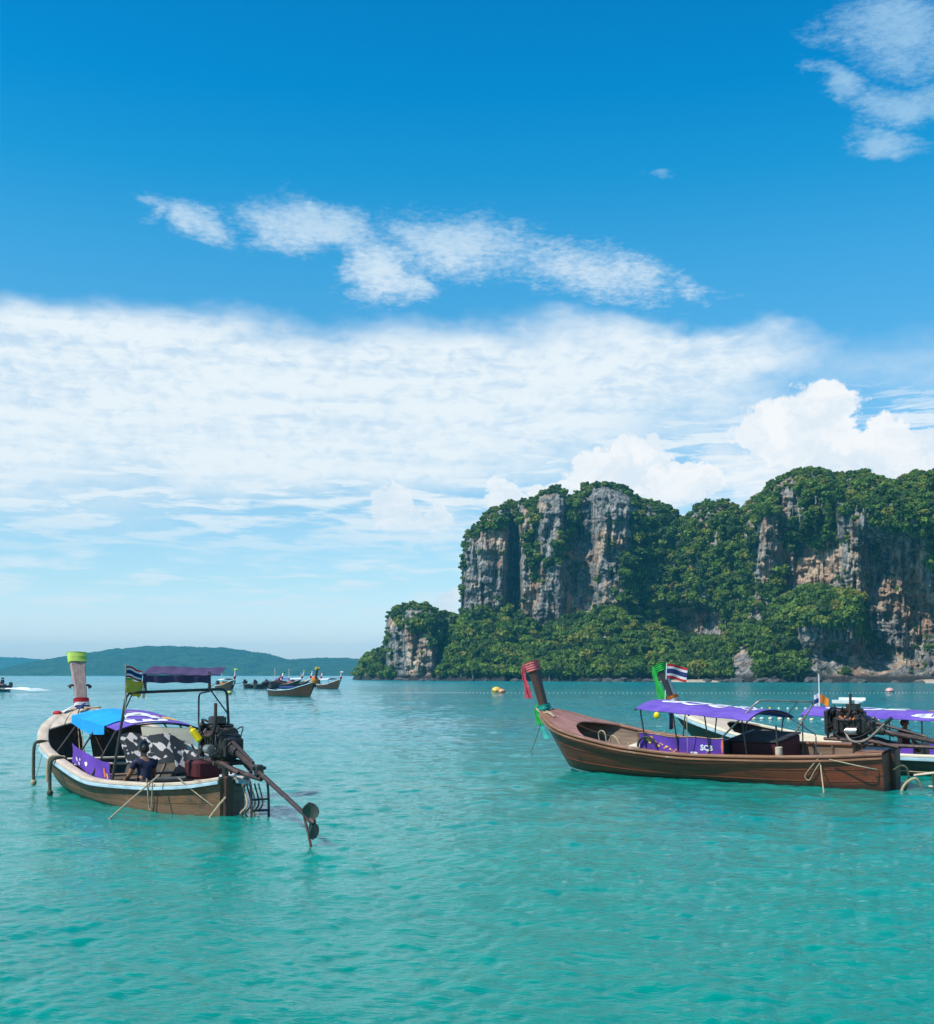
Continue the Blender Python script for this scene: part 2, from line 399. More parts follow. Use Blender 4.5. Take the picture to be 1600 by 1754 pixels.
# ================================================================== WATER
def make_water():
    rad = [0.05] + list(np.exp(np.linspace(math.log(3.2), math.log(170), 1150))) + list(np.exp(np.linspace(math.log(172), math.log(40000), 60)))
    rad = np.array(rad)
    front = np.linspace(-32, 32, 620); back = np.linspace(32, 328, 60)[1:-1]
    ang = np.radians(90 - np.concatenate([front, back]))
    Rr, A = np.meshgrid(rad, ang, indexing='ij')
    X, Y = Rr * np.cos(A), Rr * np.sin(A)
    Z = np.zeros_like(X)
    rs = np.random.RandomState(11)
    near = Rr < 240
    x, y, r = X[near], Y[near], Rr[near]
    h = np.zeros_like(x)
    patch = 0.75 + 0.55 * fbm(x * 0.09, y * 0.05, 3.3, 3)
    for i in range(62):
        lam = 0.13 * (26 ** (i / 61.0))                      # 0.13 m .. 3.4 m
        th = math.radians(90 + rs.normal(0, 46))             # mostly crests across the line of sight
        k = 2 * math.pi / lam
        amp = 0.0037 * lam ** 0.42 * rs.uniform(0.6, 1.25)
        res = np.clip(1.6 - r / (lam * 95), 0, 1)           # too fine for this distance: left to the bump
        ph = k * (x * math.cos(th) + y * math.sin(th)) + rs.uniform(0, 6.28) + 1.3 * fbm(x * 0.22, y * 0.22, i * 1.7, 2)
        wv_ = np.sin(ph); h += amp * res * (wv_ + 0.22 * np.cos(2 * ph))
    Z[near] = h * patch
    v = np.stack([X, Y, Z], -1).reshape(-1, 3)
    me = np_mesh('water', v, grid_quads(len(rad), len(ang), wrap=True), water_mat())
    o = bpy.data.objects.new('water', me); COL.objects.link(o)
    props(o, 'turquoise rippled sea of the bay', kind='structure')
def water_mat():
    m = bpy.data.materials.new('sea_water'); m.use_nodes = True; t = NT(m.node_tree); b = t.n['Principled BSDF']
    tcn = t.new('ShaderNodeTexCoord'); P = tcn.outputs['Object']; X, Y, Z = t.sep(P)
    big = t.noise(t.vmul(P, (0.020, 0.045, 0)), 1.0, 4, 0.55, 0.5)
    dist = t.ss(Y, 8.0, 60.0)
    col = t.mix(dist, (0.001, 0.228, 0.168), (0.010, 0.215, 0.218))      # shallow over sand, deeper out
    col = t.mix(t.ss(Y, 90.0, 420.0), col, (0.0, 0.215, 0.240))
    col = t.mix(t.ss(big, 0.36, 0.64), t.mix(1.0, col, (0.70, 0.86, 0.92), 'MULTIPLY'), col)
    t.put(b.inputs['Base Color'], col)
    b.inputs['Subsurface Weight'].default_value = 1.0; b.inputs['Subsurface Radius'].default_value = (0.25, 1.0, 0.9); b.inputs['Subsurface Scale'].default_value = 0.45
    b.inputs['IOR'].default_value = 1.333; b.inputs['Specular IOR Level'].default_value = 0.5
    t.put(b.inputs['Roughness'], t.ss(Y, 20, 400, 0.02, 0.20))
    # fine ripple relief
    n1 = t.noise(t.vmul(P, (1.0, 1.9, 1)), 5.0, 5, 0.62, 0.3)
    n2 = t.noise(t.vmul(P, (1.0, 2.2, 1)), 0.9, 5, 0.6, 0.3)
    n3 = t.noise(t.vmul(P, (1.0, 2.0, 1)), 0.16, 4, 0.55, 0.2)
    hgt = t.m('ADD', t.m('MULTIPLY', n1, t.ss(Y, 10, 60, 0.020, 0.034)), t.m('ADD', t.m('MULTIPLY', n2, t.ss(Y, 14, 90, 0.02, 0.20)), t.m('MULTIPLY', n3, t.ss(Y, 60, 300, 0.0, 0.8))))
    n0 = t.noise(t.vmul(P, (1.0, 1.6, 1)), 15.0, 3, 0.6)
    hgt = t.m('ADD', hgt, t.m('MULTIPLY', n0, t.ss(Y, 6, 26, 0.010, 0.0)))
    calm = t.noise(t.vmul(P, (0.035, 0.10, 0)), 1.0, 3, 0.5, 0.6)
    bn = t.new('ShaderNodeBump'); bn.inputs['Distance'].default_value = 1.0
    t.put(bn.inputs['Strength'], t.ss(calm, 0.35, 0.62, 0.45, 1.0)); t.put(bn.inputs['Height'], hgt)
    t.l.new(bn.outputs[0], b.inputs['Normal'])
    return m

# ================================================================== LIMESTONE HEADLAND
Y0tab = Tab([540, 613, 700, 800, 1000, 1200, 1400, 1600, 1900, 2500], [520, 500, 450, 420, 385, 360, 335, 318, 300, 290])
crest = np.array([(596, 1178), (604, 1163), (612, 1148), (620, 1132), (632, 1120), (648, 1113), (659, 1110), (661, 1068), (666, 1052), (676, 1044), (684, 1038), (700, 1034), (716, 1036), (730, 1037), (745, 1045), (765, 1052), (780, 1054), (789, 1056),
    (790.5, 1000), (793, 935), (800, 916), (812, 904), (826, 888), (838, 876), (852, 868), (868, 862), (880, 862), (892, 858), (903, 862), (912, 856), (919, 868), (921, 852), (930, 842), (942, 838), (956, 836), (965, 841), (971, 850), (982, 852), (991, 842), (1000, 834), (1020, 830), (1045, 829), (1062, 834), (1075, 842), (1088, 851), (1100, 860), (1120, 862), (1140, 866), (1157, 877),
    (1160, 888), (1170, 892), (1180, 886), (1190, 872), (1205, 862), (1225, 860), (1247, 861), (1258, 868), (1266, 876), (1280, 868), (1292, 856), (1302, 846), (1320, 832), (1335, 820), (1350, 812), (1372, 806), (1400, 806), (1425, 814), (1432, 818), (1445, 815), (1475, 811), (1495, 815), (1512, 824), (1530, 830), (1545, 826), (1553, 817), (1575, 812), (1600, 810), (1640, 800), (1700, 812), (1760, 830), (1850, 820), (1950, 850), (2100, 880), (2300, 960), (2450, 1080), (2520, 1170)], float)
foot_t = np.array([(596, 1160), (655, 1120), (668, 1163), (745, 1160), (775, 1062), (800, 1055), (880, 1050), (925, 1082), (960, 1072), (1000, 1050), (1070, 1045), (1100, 1072), (1160, 1095), (1235, 1102), (1280, 1075), (1330, 1035), (1400, 1015), (1460, 1030), (1500, 1105), (1560, 1155), (1600, 1160), (1800, 1120), (2500, 1160)], float)
slope_t = np.array([(596, 6), (655, 12), (668, 3), (740, 8), (775, 42), (880, 48), (1000, 50), (1150, 62), (1280, 46), (1350, 34), (1460, 30), (1500, 16), (1560, 5), (1600, 5), (1800, 25), (2500, 10)], float)
ledge = [  # (centre px, centre py, half width, half height, depth in metres; + is into the rock)
    (832, 960, 38, 130, -9), (880, 960, 10, 120, 15), (903, 1000, 14, 110, -4), (945, 950, 24, 130, -9), (998, 960, 22, 95, 11), (1050, 930, 30, 120, -9),
    (1100, 1040, 10, 40, 6), (1140, 960, 34, 90, 2), (1215, 930, 42, 60, -5), (1195, 1075, 36, 32, 13), (1300, 920, 26, 80, -7), (1322, 905, 20, 50, -5),
    (1385, 965, 48, 55, 9), (1462, 935, 20, 85, -9), (1395, 870, 50, 32, -4), (1530, 1020, 50, 105, 15), (1540, 890, 56, 26, -12), (1590, 1080, 34, 70, 18),
    (1300, 1060, 34, 36, -6), (1420, 1055, 62, 30, -9), (1450, 1135, 90, 32, 11), (1385, 1110, 20, 34, -3), (1270, 1130, 30, 30, -5), (700, 1110, 34, 50, -3),
    (1700, 950, 50, 110, -12), (1800, 980, 30, 110, 14), (1900, 960, 60, 110, -8)]
rock_polys = [
    [(803, 940), (822, 915), (850, 900), (870, 905), (872, 1000), (869, 1048), (830, 1056), (792, 1052), (796, 985)],
    [(866, 900), (890, 900), (896, 1052), (868, 1052)],
    [(886, 965), (900, 940), (914, 985), (930, 1010), (945, 1060), (926, 1088), (892, 1052), (880, 1000)],
    [(896, 872), (913, 872), (914, 912), (896, 908)],
    [(922, 868), (930, 846), (950, 840), (966, 850), (970, 905), (950, 925), (942, 960), (926, 968)],
    [(925, 985), (950, 960), (976, 1000), (978, 1062), (952, 1072), (938, 1030)],
    [(975, 900), (1022, 910), (1026, 1050), (975, 1066)],
    [(996, 858), (1010, 838), (1050, 834), (1082, 856), (1086, 925), (1066, 955), (1070, 1010), (1052, 1046), (1028, 1040), (1020, 930), (1000, 905)],
    [(663, 1064), (684, 1072), (712, 1088), (738, 1102), (764, 1112), (760, 1140), (742, 1165), (688, 1168), (672, 1130)],
    [(1092, 1030), (1104, 1030), (1105, 1070), (1095, 1070)], [(1160, 1048), (1232, 1048), (1238, 1098), (1162, 1096)],
    [(1305, 890), (1338, 880), (1346, 905), (1332, 925), (1345, 945), (1310, 985), (1298, 990), (1300, 935)],
    [(1335, 955), (1440, 940), (1446, 1010), (1350, 1018)], [(1336, 850), (1370, 850), (1378, 885), (1344, 880)],
    [(1440, 885), (1462, 872), (1482, 880), (1484, 1000), (1478, 1028), (1455, 995), (1440, 950)],
    [(1482, 915), (1578, 930), (1592, 1100), (1560, 1150), (1510, 1140), (1484, 1080)],
    [(1358, 1085), (1400, 1085), (1490, 1112), (1580, 1140), (1600, 1166), (1380, 1166), (1368, 1120)],
    [(1576, 980), (1640, 980), (1660, 1160), (1580, 1160)], [(1286, 1050), (1304, 1050), (1302, 1080), (1288, 1080)], [(1255, 1128), (1290, 1130), (1296, 1165), (1250, 1166)],
    [(1700, 900), (1780, 900), (1800, 1100), (1710, 1110)]]
def rockness(px, py):
    jx = px + 9 * fbm(px * 0.05, py * 0.03, 1.0, 3); jy = py + 14 * fbm(px * 0.05, py * 0.03, 7.0, 3)
    r = np.zeros(np.broadcast(px, py).shape, bool)
    for q in rock_polys: r |= in_poly(jx, jy, q)
    r |= (py > 1161 + 6 * fbm(px * 0.06, px * 0 + 2.0, 0, 3))
    return r
def head_depth(px, py):
    """depth behind the shore line of the rock / slope seen at (px, py)"""
    H = np.interp(px, crest[:, 0], crest[:, 1]); ft = np.minimum(np.interp(px, foot_t[:, 0], foot_t[:, 1]), 1168); ft = np.maximum(ft, H + 2)
    sl_ = np.interp(px, slope_t[:, 0], slope_t[:, 1])
    q = np.clip((1170 - py) / np.maximum(1170 - ft, 1), 0, 1)
    D = sl_ * q ** 1.25
    up = np.clip(ft - py, 0, None); D = D + up * 0.035
    top = np.clip((H + 34 - py) / 34, 0, 1); D = D + 13 * top ** 2.2
    for cx_, cy_, rx, ry, d in ledge:
        g = 1 / (1 + (np.abs(px - cx_) / rx) ** 5) / (1 + (np.abs(py - cy_) / ry) ** 4)
        D = D + d * g
    above = np.clip((ft - py) / 14, 0, 1)
    flute = fbm(px * 0.075, py * 0.012, 2.0, 5, 0.55); ridged = 1 - np.abs(fbm(px * 0.05, py * 0.009, 9.0, 4)) * 3
    D = D + above * (5.5 * flute - 2.2 * np.clip(ridged, 0, 1)) + (1 - above) * 5 * fbm(px * 0.02, py * 0.03, 4, 4)
    D = D + 1.6 * fbm(px * 0.10, py * 0.10, 5, 4, 0.6)
    blocky = fbm(px * 0.03, py * 0.055, 31, 3); D = D + above * 1.3 * np.sign(blocky) * np.minimum(np.abs(blocky) * 5, 1)
    return D
def head_point(px, py):
    Y0 = np.interp(px, Y0tab.x, Y0tab.y); D = head_depth(px, py); Y = Y0 + D
    return np.stack([(px - 800) / F * Y, Y, CH + (HY - py) / F * Y], -1)
def make_headland():
    px = np.concatenate([np.arange(597, 1680, 1.25), np.linspace(1682, 2518, 160)])
    H = np.interp(px, crest[:, 0], crest[:, 1]); n = 300
    k = np.linspace(0, 1, n)
    PX = np.repeat(px[None, :], n, 0); PY = 1182 + (H[None, :] - 1182) * k[:, None]
    P = head_point(PX, PY)
    P[..., 2] = np.where(PY > 1171, P[..., 2] - 1.5, P[..., 2])
    top = P[-1]; rows = [P]
    back = 26; dep = 150.0
    for i in range(1, back + 1):
        q = i / back; r = top.copy()
        r[:, 1] += dep * q; r[:, 2] = top[:, 2] * (1 - q ** 2.2) + (-3) * q ** 2.2 + 3 * pnoise(px * .03, q * 6, 3) * (1 - q)
        rows.append(r[None])
    Vx = np.concatenate(rows, 0)
    me = np_mesh('headland', Vx.reshape(-1, 3), grid_quads(Vx.shape[0], Vx.shape[1]), rock_mat())
    o = bpy.data.objects.new('cliff', me); COL.objects.link(o)
    props(o, 'sheer grey and ochre limestone headland rising from the bay', kind='structure')
    return o
def rock_mat():
    m = bpy.data.materials.new('limestone'); m.use_nodes = True; t = NT(m.node_tree); b = t.n['Principled BSDF']
    tcn = t.new('ShaderNodeTexCoord'); P = tcn.outputs['Object']; X, Y, Z = t.sep(P)
    streak = t.noise(t.vmul(P, (0.50, 0.50, 0.028)), 1.0, 6, 0.62, 0.3)
    mid = t.noise(t.vmul(P, (0.16, 0.16, 0.09)), 1.0, 6, 0.65, 0.5)
    patch = t.noise(t.vmul(P, (0.055, 0.055, 0.04)), 1.0, 5, 0.62, 0.6)
    pit = t.noise(t.vmul(P, (1.1, 1.1, 0.8)), 1.0, 5, 0.7)
    grey = t.ramp(streak, [(0.30, (0.045, 0.050, 0.055)), (0.45, (0.13, 0.13, 0.13)), (0.56, (0.30, 0.28, 0.25)), (0.68, (0.50, 0.46, 0.40))])
    warm = t.ramp(mid, [(0.35, (0.20, 0.115, 0.075)), (0.50, (0.45, 0.30, 0.20)), (0.62, (0.60, 0.47, 0.34)), (0.75, (0.68, 0.59, 0.47))])
    c = t.mix(t.ss(patch, 0.49, 0.60), grey, warm)
    oj = t.noise(t.vmul(t.vadd(P, (40, 3, 9)), (0.11, 0.11, 0.045)), 1.0, 4, 0.6, 0.4)
    c = t.mix(t.ss(oj, 0.62, 0.70, 0, 0.8), c, (0.42, 0.17, 0.07))
    c = t.mix(t.ss(pit, 0.35, 0.50, 0.75, 0.0), c, (0.03, 0.035, 0.035))
    moss = t.noise(t.vmul(P, (0.25, 0.25, 0.13)), 1.0, 6, 0.7)
    c = t.mix(t.ss(moss, 0.54, 0.62, 0, 0.8), c, (0.035, 0.055, 0.02))
    c = t.mix(t.ss(Z, 3.2, 1.2), c, (0.035, 0.032, 0.03))        # dark tidal band
    t.put(b.inputs['Base Color'], c); b.inputs['Roughness'].default_value = 0.9; b.inputs['Specular IOR Level'].default_value = 0.2
    hb = t.m('ADD', t.m('MULTIPLY', streak, 1.0), t.m('ADD', t.m('MULTIPLY', mid, 0.6), t.m('MULTIPLY', pit, 0.35)))
    bn = t.new('ShaderNodeBump'); bn.inputs['Strength'].default_value = 1.0; bn.inputs['Distance'].default_value = 2.2
    t.put(bn.inputs['Height'], hb); t.l.new(bn.outputs[0], b.inputs['Normal'])
    return m

# ---------------------------------------------------------------- jungle
def leaf_mat(name, a, b_, c_):
    m = bpy.data.materials.new(name); m.use_nodes = True; t = NT(m.node_tree); b = t.n['Principled BSDF']; o = t.n['Material Output']
    oi = t.new('ShaderNodeObjectInfo'); geo = t.new('ShaderNodeNewGeometry')
    tone = t.ramp(oi.outputs['Random'], [(0.0, a), (0.45, b_), (0.8, c_), (1.0, (0.22, 0.21, 0.04))])
    leafv = t.noise(geo.outputs['Position'], 0.9, 4, 0.7)
    col = t.mix(1.0, tone, t.ramp(leafv, [(0.3, (0.55, 0.6, 0.6)), (0.5, (1, 1, 1)), (0.7, (1.5, 1.4, 1.1))]), 'MULTIPLY')
    t.put(b.inputs['Base Color'], col); b.inputs['Roughness'].default_value = 0.65; b.inputs['Specular IOR Level'].default_value = 0.25
    tr = t.new('ShaderNodeBsdfTranslucent'); t.put(tr.inputs[0], t.mix(1.0, col, (1.2, 1.5, 0.5), 'MULTIPLY'))
    ms = t.new('ShaderNodeMixShader'); ms.inputs[0].default_value = 0.30
    t.l.new(b.outputs[0], ms.inputs[1]); t.l.new(tr.outputs[0], ms.inputs[2]); t.l.new(ms.outputs[0], o.inputs[0])
    return m
def crown_mesh(name, seed, n, material, rx=1.0, rz=0.8, leaf=0.20, lobes=9):
    """foliage of a broadleaf crown: leaf sprays over many unequal lobes, unit size"""
    rs = np.random.RandomState(seed); v = []; f = []
    L = []
    for i in range(lobes):
        a = rs.uniform(0, 6.28); q = rs.uniform(0.15, 0.72)
        L.append((np.array([rx * q * math.cos(a), rx * q * math.sin(a), rs.uniform(-0.25, 0.55) * rz]), rs.uniform(0.26, 0.52)))
    L.append((np.array([0, 0, 0.1]), 0.6))
    for i in range(n):
        c, r = L[rs.randint(len(L))]
        d = rs.normal(size=3); d /= np.linalg.norm(d); d[2] = abs(d[2]) if rs.rand() < .75 else d[2]
        p = c + d * r * rs.uniform(0.72, 1.08) * np.array([1, 1, rz])
        nrm = d * .8 + rs.normal(size=3) * .55 + np.array([0, 0, .35]); nrm /= np.linalg.norm(nrm)
        a_ = np.cross(nrm, rs.normal(size=3)); a_ /= np.linalg.norm(a_); b_ = np.cross(nrm, a_)
        s1 = leaf * rs.uniform(.6, 1.3); s2 = s1 * rs.uniform(.45, .8); o = len(v)
        v += [p - a_ * s1, p - b_ * s2 + nrm * s2 * .15, p + a_ * s1 * .9, p + b_ * s2 - nrm * s2 * .1]; f.append((o, o + 1, o + 2, o + 3))
    # inner mass so the crown is not see-through
    for c, r in L:
        o = len(v); k = 0.70
        for d in ((1, 0, 0), (-1, 0, 0), (0, 1, 0), (0, -1, 0), (0, 0, 1), (0, 0, -1)): v.append(c + np.array(d) * r * k * np.array([1, 1, rz]))
        f += [(o, o + 2, o + 4, o + 4), (o + 2, o + 1, o + 4, o + 4), (o + 1, o + 3, o + 4, o + 4), (o + 3, o, o + 4, o + 4), (o + 2, o, o + 5, o + 5), (o + 1, o + 2, o + 5, o + 5), (o + 3, o + 1, o + 5, o + 5), (o, o + 3, o + 5, o + 5)]
    me = bpy.data.meshes.new(name); me.from_pydata([tuple(p) for p in v], [], [tuple(dict.fromkeys(q)) for q in f]); me.materials.append(material); me.update()
    return me
def trunk_mesh(name, seed, material):
    rs = random.Random(seed); mb = MB()
    p = [(0, 0, 0), (rs.uniform(-.1, .1), rs.uniform(-.1, .1), .7), (rs.uniform(-.15, .15), rs.uniform(-.15, .15), 1.5)]
    mb.tube(p, [.13, .09, .06], 6)
    for i in range(3):
        a = i * 2.1 + rs.random(); mb.tube([p[1], (math.cos(a) * .35, math.sin(a) * .35, 1.3), (math.cos(a) * .65, math.sin(a) * .65, 1.7)], [.06, .04, .02], 5)
    return mb.mesh(name, material)
def make_forest():
    green = leaf_mat('jungle_leaves', (0.034, 0.068, 0.014), (0.078, 0.145, 0.022), (0.145, 0.220, 0.028))
    bark = mat('jungle_bark', (0.12, 0.10, 0.08), 0.9, var=(0.06, 0.05, 0.04), scale=(3, 3, 1))
    crowns = [crown_mesh('crown', 10 + i, 420, green, rx=rx, rz=rz, leaf=lf, lobes=lb) for i, (rx, rz, lf, lb) in enumerate([(1, .8, .19, 9), (1, .62, .17, 11), (.85, 1.0, .18, 8), (1.1, .7, .21, 12), (.8, .75, .15, 7)])]
    trunks = [trunk_mesh('trunk', i, bark) for i in range(3)]
    rs = np.random.RandomState(21)
    N = 15500
    px = np.concatenate([rs.uniform(600, 1640, N), rs.uniform(1640, 2500, 2600)])
    H = np.interp(px, crest[:, 0], crest[:, 1]); u = rs.rand(len(px))
    py = 1169 - (1169 - H) * u
    # even out the density over the face, then drop sites on bare rock
    keep = rs.rand(len(px)) < (1169 - H) / 370
    rk = rockness(px, py)
    tuft = fbm(px * 0.035, py * 0.05, 12.0, 3)
    wide = rk.copy()
    for ox, oy in ((7, 0), (-7, 0), (0, -7), (0, 6)): wide |= rockness(px + ox, py + oy) & (py < 1150) & (px > 1240)
    rk = wide
    keep &= (~rk) | ((rs.rand(len(px)) < 0.02 + 0.30 * (tuft > 0.27)) & (py < 1158))
    gap = fbm(px * 0.05, py * 0.05, 40.0, 3)
    ft = np.interp(px, foot_t[:, 0], foot_t[:, 1])
    keep &= ~((gap > 0.36) & (py < ft))
    px, py, rk = px[keep], py[keep], rk[keep]
    # the ridge line gets its own row of trees
    rp = rs.uniform(604, 2450, 1500); rh = np.interp(rp, crest[:, 0], crest[:, 1]) + rs.uniform(-1, 7, len(rp))
    px = np.concatenate([px, rp]); py = np.concatenate([py, rh]); rk = np.concatenate([rk, np.zeros(len(rp), bool)])
    P = head_point(px, py)
    ftp = np.interp(px, foot_t[:, 0], foot_t[:, 1])
    low = py > ftp
    size = np.where(low, rs.lognormal(0.55, 0.48, len(px)), rs.lognormal(0.24, 0.48, len(px)))
    size = np.where(rk, size * 0.55, size); size = np.clip(size, 0.35, 3.6)
    size = np.where(py < np.interp(px, crest[:, 0], crest[:, 1]) + 14, np.clip(size * .8, .35, 1.7), size)
    steep_out = np.where(low, 0.4, 0.5) * size
    P[:, 1] -= steep_out; P[:, 2] += size * np.where(low, 0.55, 0.15)
    P[:, 2] = np.maximum(P[:, 2], 2.4)
    rank = np.argsort(-(size / P[:, 1]) * np.where(low & (px < 1600) & ~rk, 1, 0))
    single = set(rank[:280].tolist())
    for n_, i in enumerate(rank[:280]):
        s_ = float(size[i]); kind = rs.randint(5)
        t_ = thing('jungle_tree', 'broadleaf tree with a full green crown in the forest below the limestone cliff', 'tree', T(*P[i] - np.array([0, 0, 1.25 * s_])) @ RZ(rs.uniform(0, 6.28)) @ Matrix.Diagonal((s_, s_, s_ * rs.uniform(.9, 1.2), 1)), 'forest trees on the slopes below the cliff')
        c = bpy.data.objects.new('crown', crowns[kind]); COL.objects.link(c); c.parent = t_; c.location = (0, 0, 1.25)
        k = bpy.data.objects.new('trunk', trunks[rs.randint(3)]); COL.objects.link(k); k.parent = t_
        if n_ < 5: protos.append(None)
    proto_objs = []
    for kind in range(5):
        o = next(o for o in COL.objects if o.name.startswith('crown') and o.data == crowns[kind]); proto_objs.append(o)
    rest = np.array([i for i in range(len(px)) if i not in single])
    me = bpy.data.meshes.new('forest'); me.vertices.add(len(rest)); me.vertices.foreach_set('co', P[rest].astype(np.float32).ravel())
    sc = me.attributes.new('tree_size', 'FLOAT_VECTOR', 'POINT')
    s3 = np.stack([size[rest], size[rest], size[rest] * rs.uniform(.85, 1.15, len(rest))], -1); sc.data.foreach_set('vector', s3.astype(np.float32).ravel())
    rt = me.attributes.new('tree_turn', 'FLOAT_VECTOR', 'POINT')
    r3 = np.stack([rs.normal(0, .15, len(rest)), rs.normal(0, .15, len(rest)), rs.uniform(0, 6.28, len(rest))], -1); rt.data.foreach_set('vector', r3.astype(np.float32).ravel())
    kd = me.attributes.new('tree_kind', 'INT', 'POINT'); kd.data.foreach_set('value', rs.randint(0, 5, len(rest)).astype(np.int32))
    o = bpy.data.objects.new('forest', me); COL.objects.link(o)
    props(o, 'dense dark green jungle clinging to the tops and ledges of the limestone cliffs', kind='stuff')
    g = bpy.data.node_groups.new('forest_growth', 'GeometryNodeTree')
    g.interface.new_socket('Geometry', in_out='INPUT', socket_type='NodeSocketGeometry'); g.interface.new_socket('Geometry', in_out='OUTPUT', socket_type='NodeSocketGeometry')
    gi = g.nodes.new('NodeGroupInput'); go = g.nodes.new('NodeGroupOutput')
    jn = g.nodes.new('GeometryNodeJoinGeometry')
    for po in reversed(proto_objs):
        oi = g.nodes.new('GeometryNodeObjectInfo'); oi.transform_space = 'ORIGINAL'; oi.inputs['Object'].default_value = po; oi.inputs['As Instance'].default_value = True
        g.links.new(oi.outputs['Geometry'], jn.inputs[0])
    ip = g.nodes.new('GeometryNodeInstanceOnPoints'); ip.inputs['Pick Instance'].default_value = True
    def attr(nm, ty):
        a = g.nodes.new('GeometryNodeInputNamedAttribute'); a.data_type = ty; a.inputs[0].default_value = nm; return a.outputs[0]
    g.links.new(gi.outputs[0], ip.inputs['Points']); g.links.new(jn.outputs[0], ip.inputs['Instance'])
    g.links.new(attr('tree_kind', 'INT'), ip.inputs['Instance Index'])
    e2r = g.nodes.new('FunctionNodeEulerToRotation'); g.links.new(attr('tree_turn', 'FLOAT_VECTOR'), e2r.inputs[0])
    g.links.new(e2r.outputs[0], ip.inputs['Rotation']); g.links.new(attr('tree_size', 'FLOAT_VECTOR'), ip.inputs['Scale'])
    g.links.new(ip.outputs[0], go.inputs[0])
    md = o.modifiers.new('growth', 'NODES'); md.node_group = g
    return crowns
protos = []
# ---------------------------------------------------------------- distant islands, beach, shore boulders, haze
def ridge_island(name, label, Y, prof, depth, green, step, rough_amp, seed):
    pr = np.array(prof, float); px = np.arange(pr[0, 0], pr[-1, 0] + step, step)
    H = np.interp(px, pr[:, 0], pr[:, 1]); zc = CH + (HY - H) / F * Y
    rows = []
    n = 60
    for i in range(n + 1):
        q = i / n; prof_z = np.sin(min(q * 2.2, 1) * math.pi / 2) ** 0.8 if q < .4545 else math.cos((q - .4545) / .5455 * math.pi / 2)
        y = Y - depth * .45 + depth * q
        nz = fbm(px * 0.045, q * 4.5 + seed, seed, 5, 0.55); edge = np.clip(zc / zc.max() * 3, 0, 1)
        z = zc * (prof_z * (1 + rough_amp * nz * (1 if q < .9 else 0))) * 1.0
        z = z + (0.055 * zc.max()) * fbm(px * 0.4, q * 30, seed + 4, 3) * edge * (0.15 + prof_z) - 3.0 * (1 - edge) - (2.0 if q in (0, 1) else 0)
        rows.append(np.stack([(px - 800) / F * Y, np.full_like(px, y) + 18 * fbm(px * .02, q, seed, 2), z], -1))
    Vx = np.stack(rows)
    me = np_mesh(name, Vx.reshape(-1, 3), grid_quads(Vx.shape[0], Vx.shape[1]), green)
    o = bpy.data.objects.new(name, me); COL.objects.link(o); props(o, label, kind='structure')
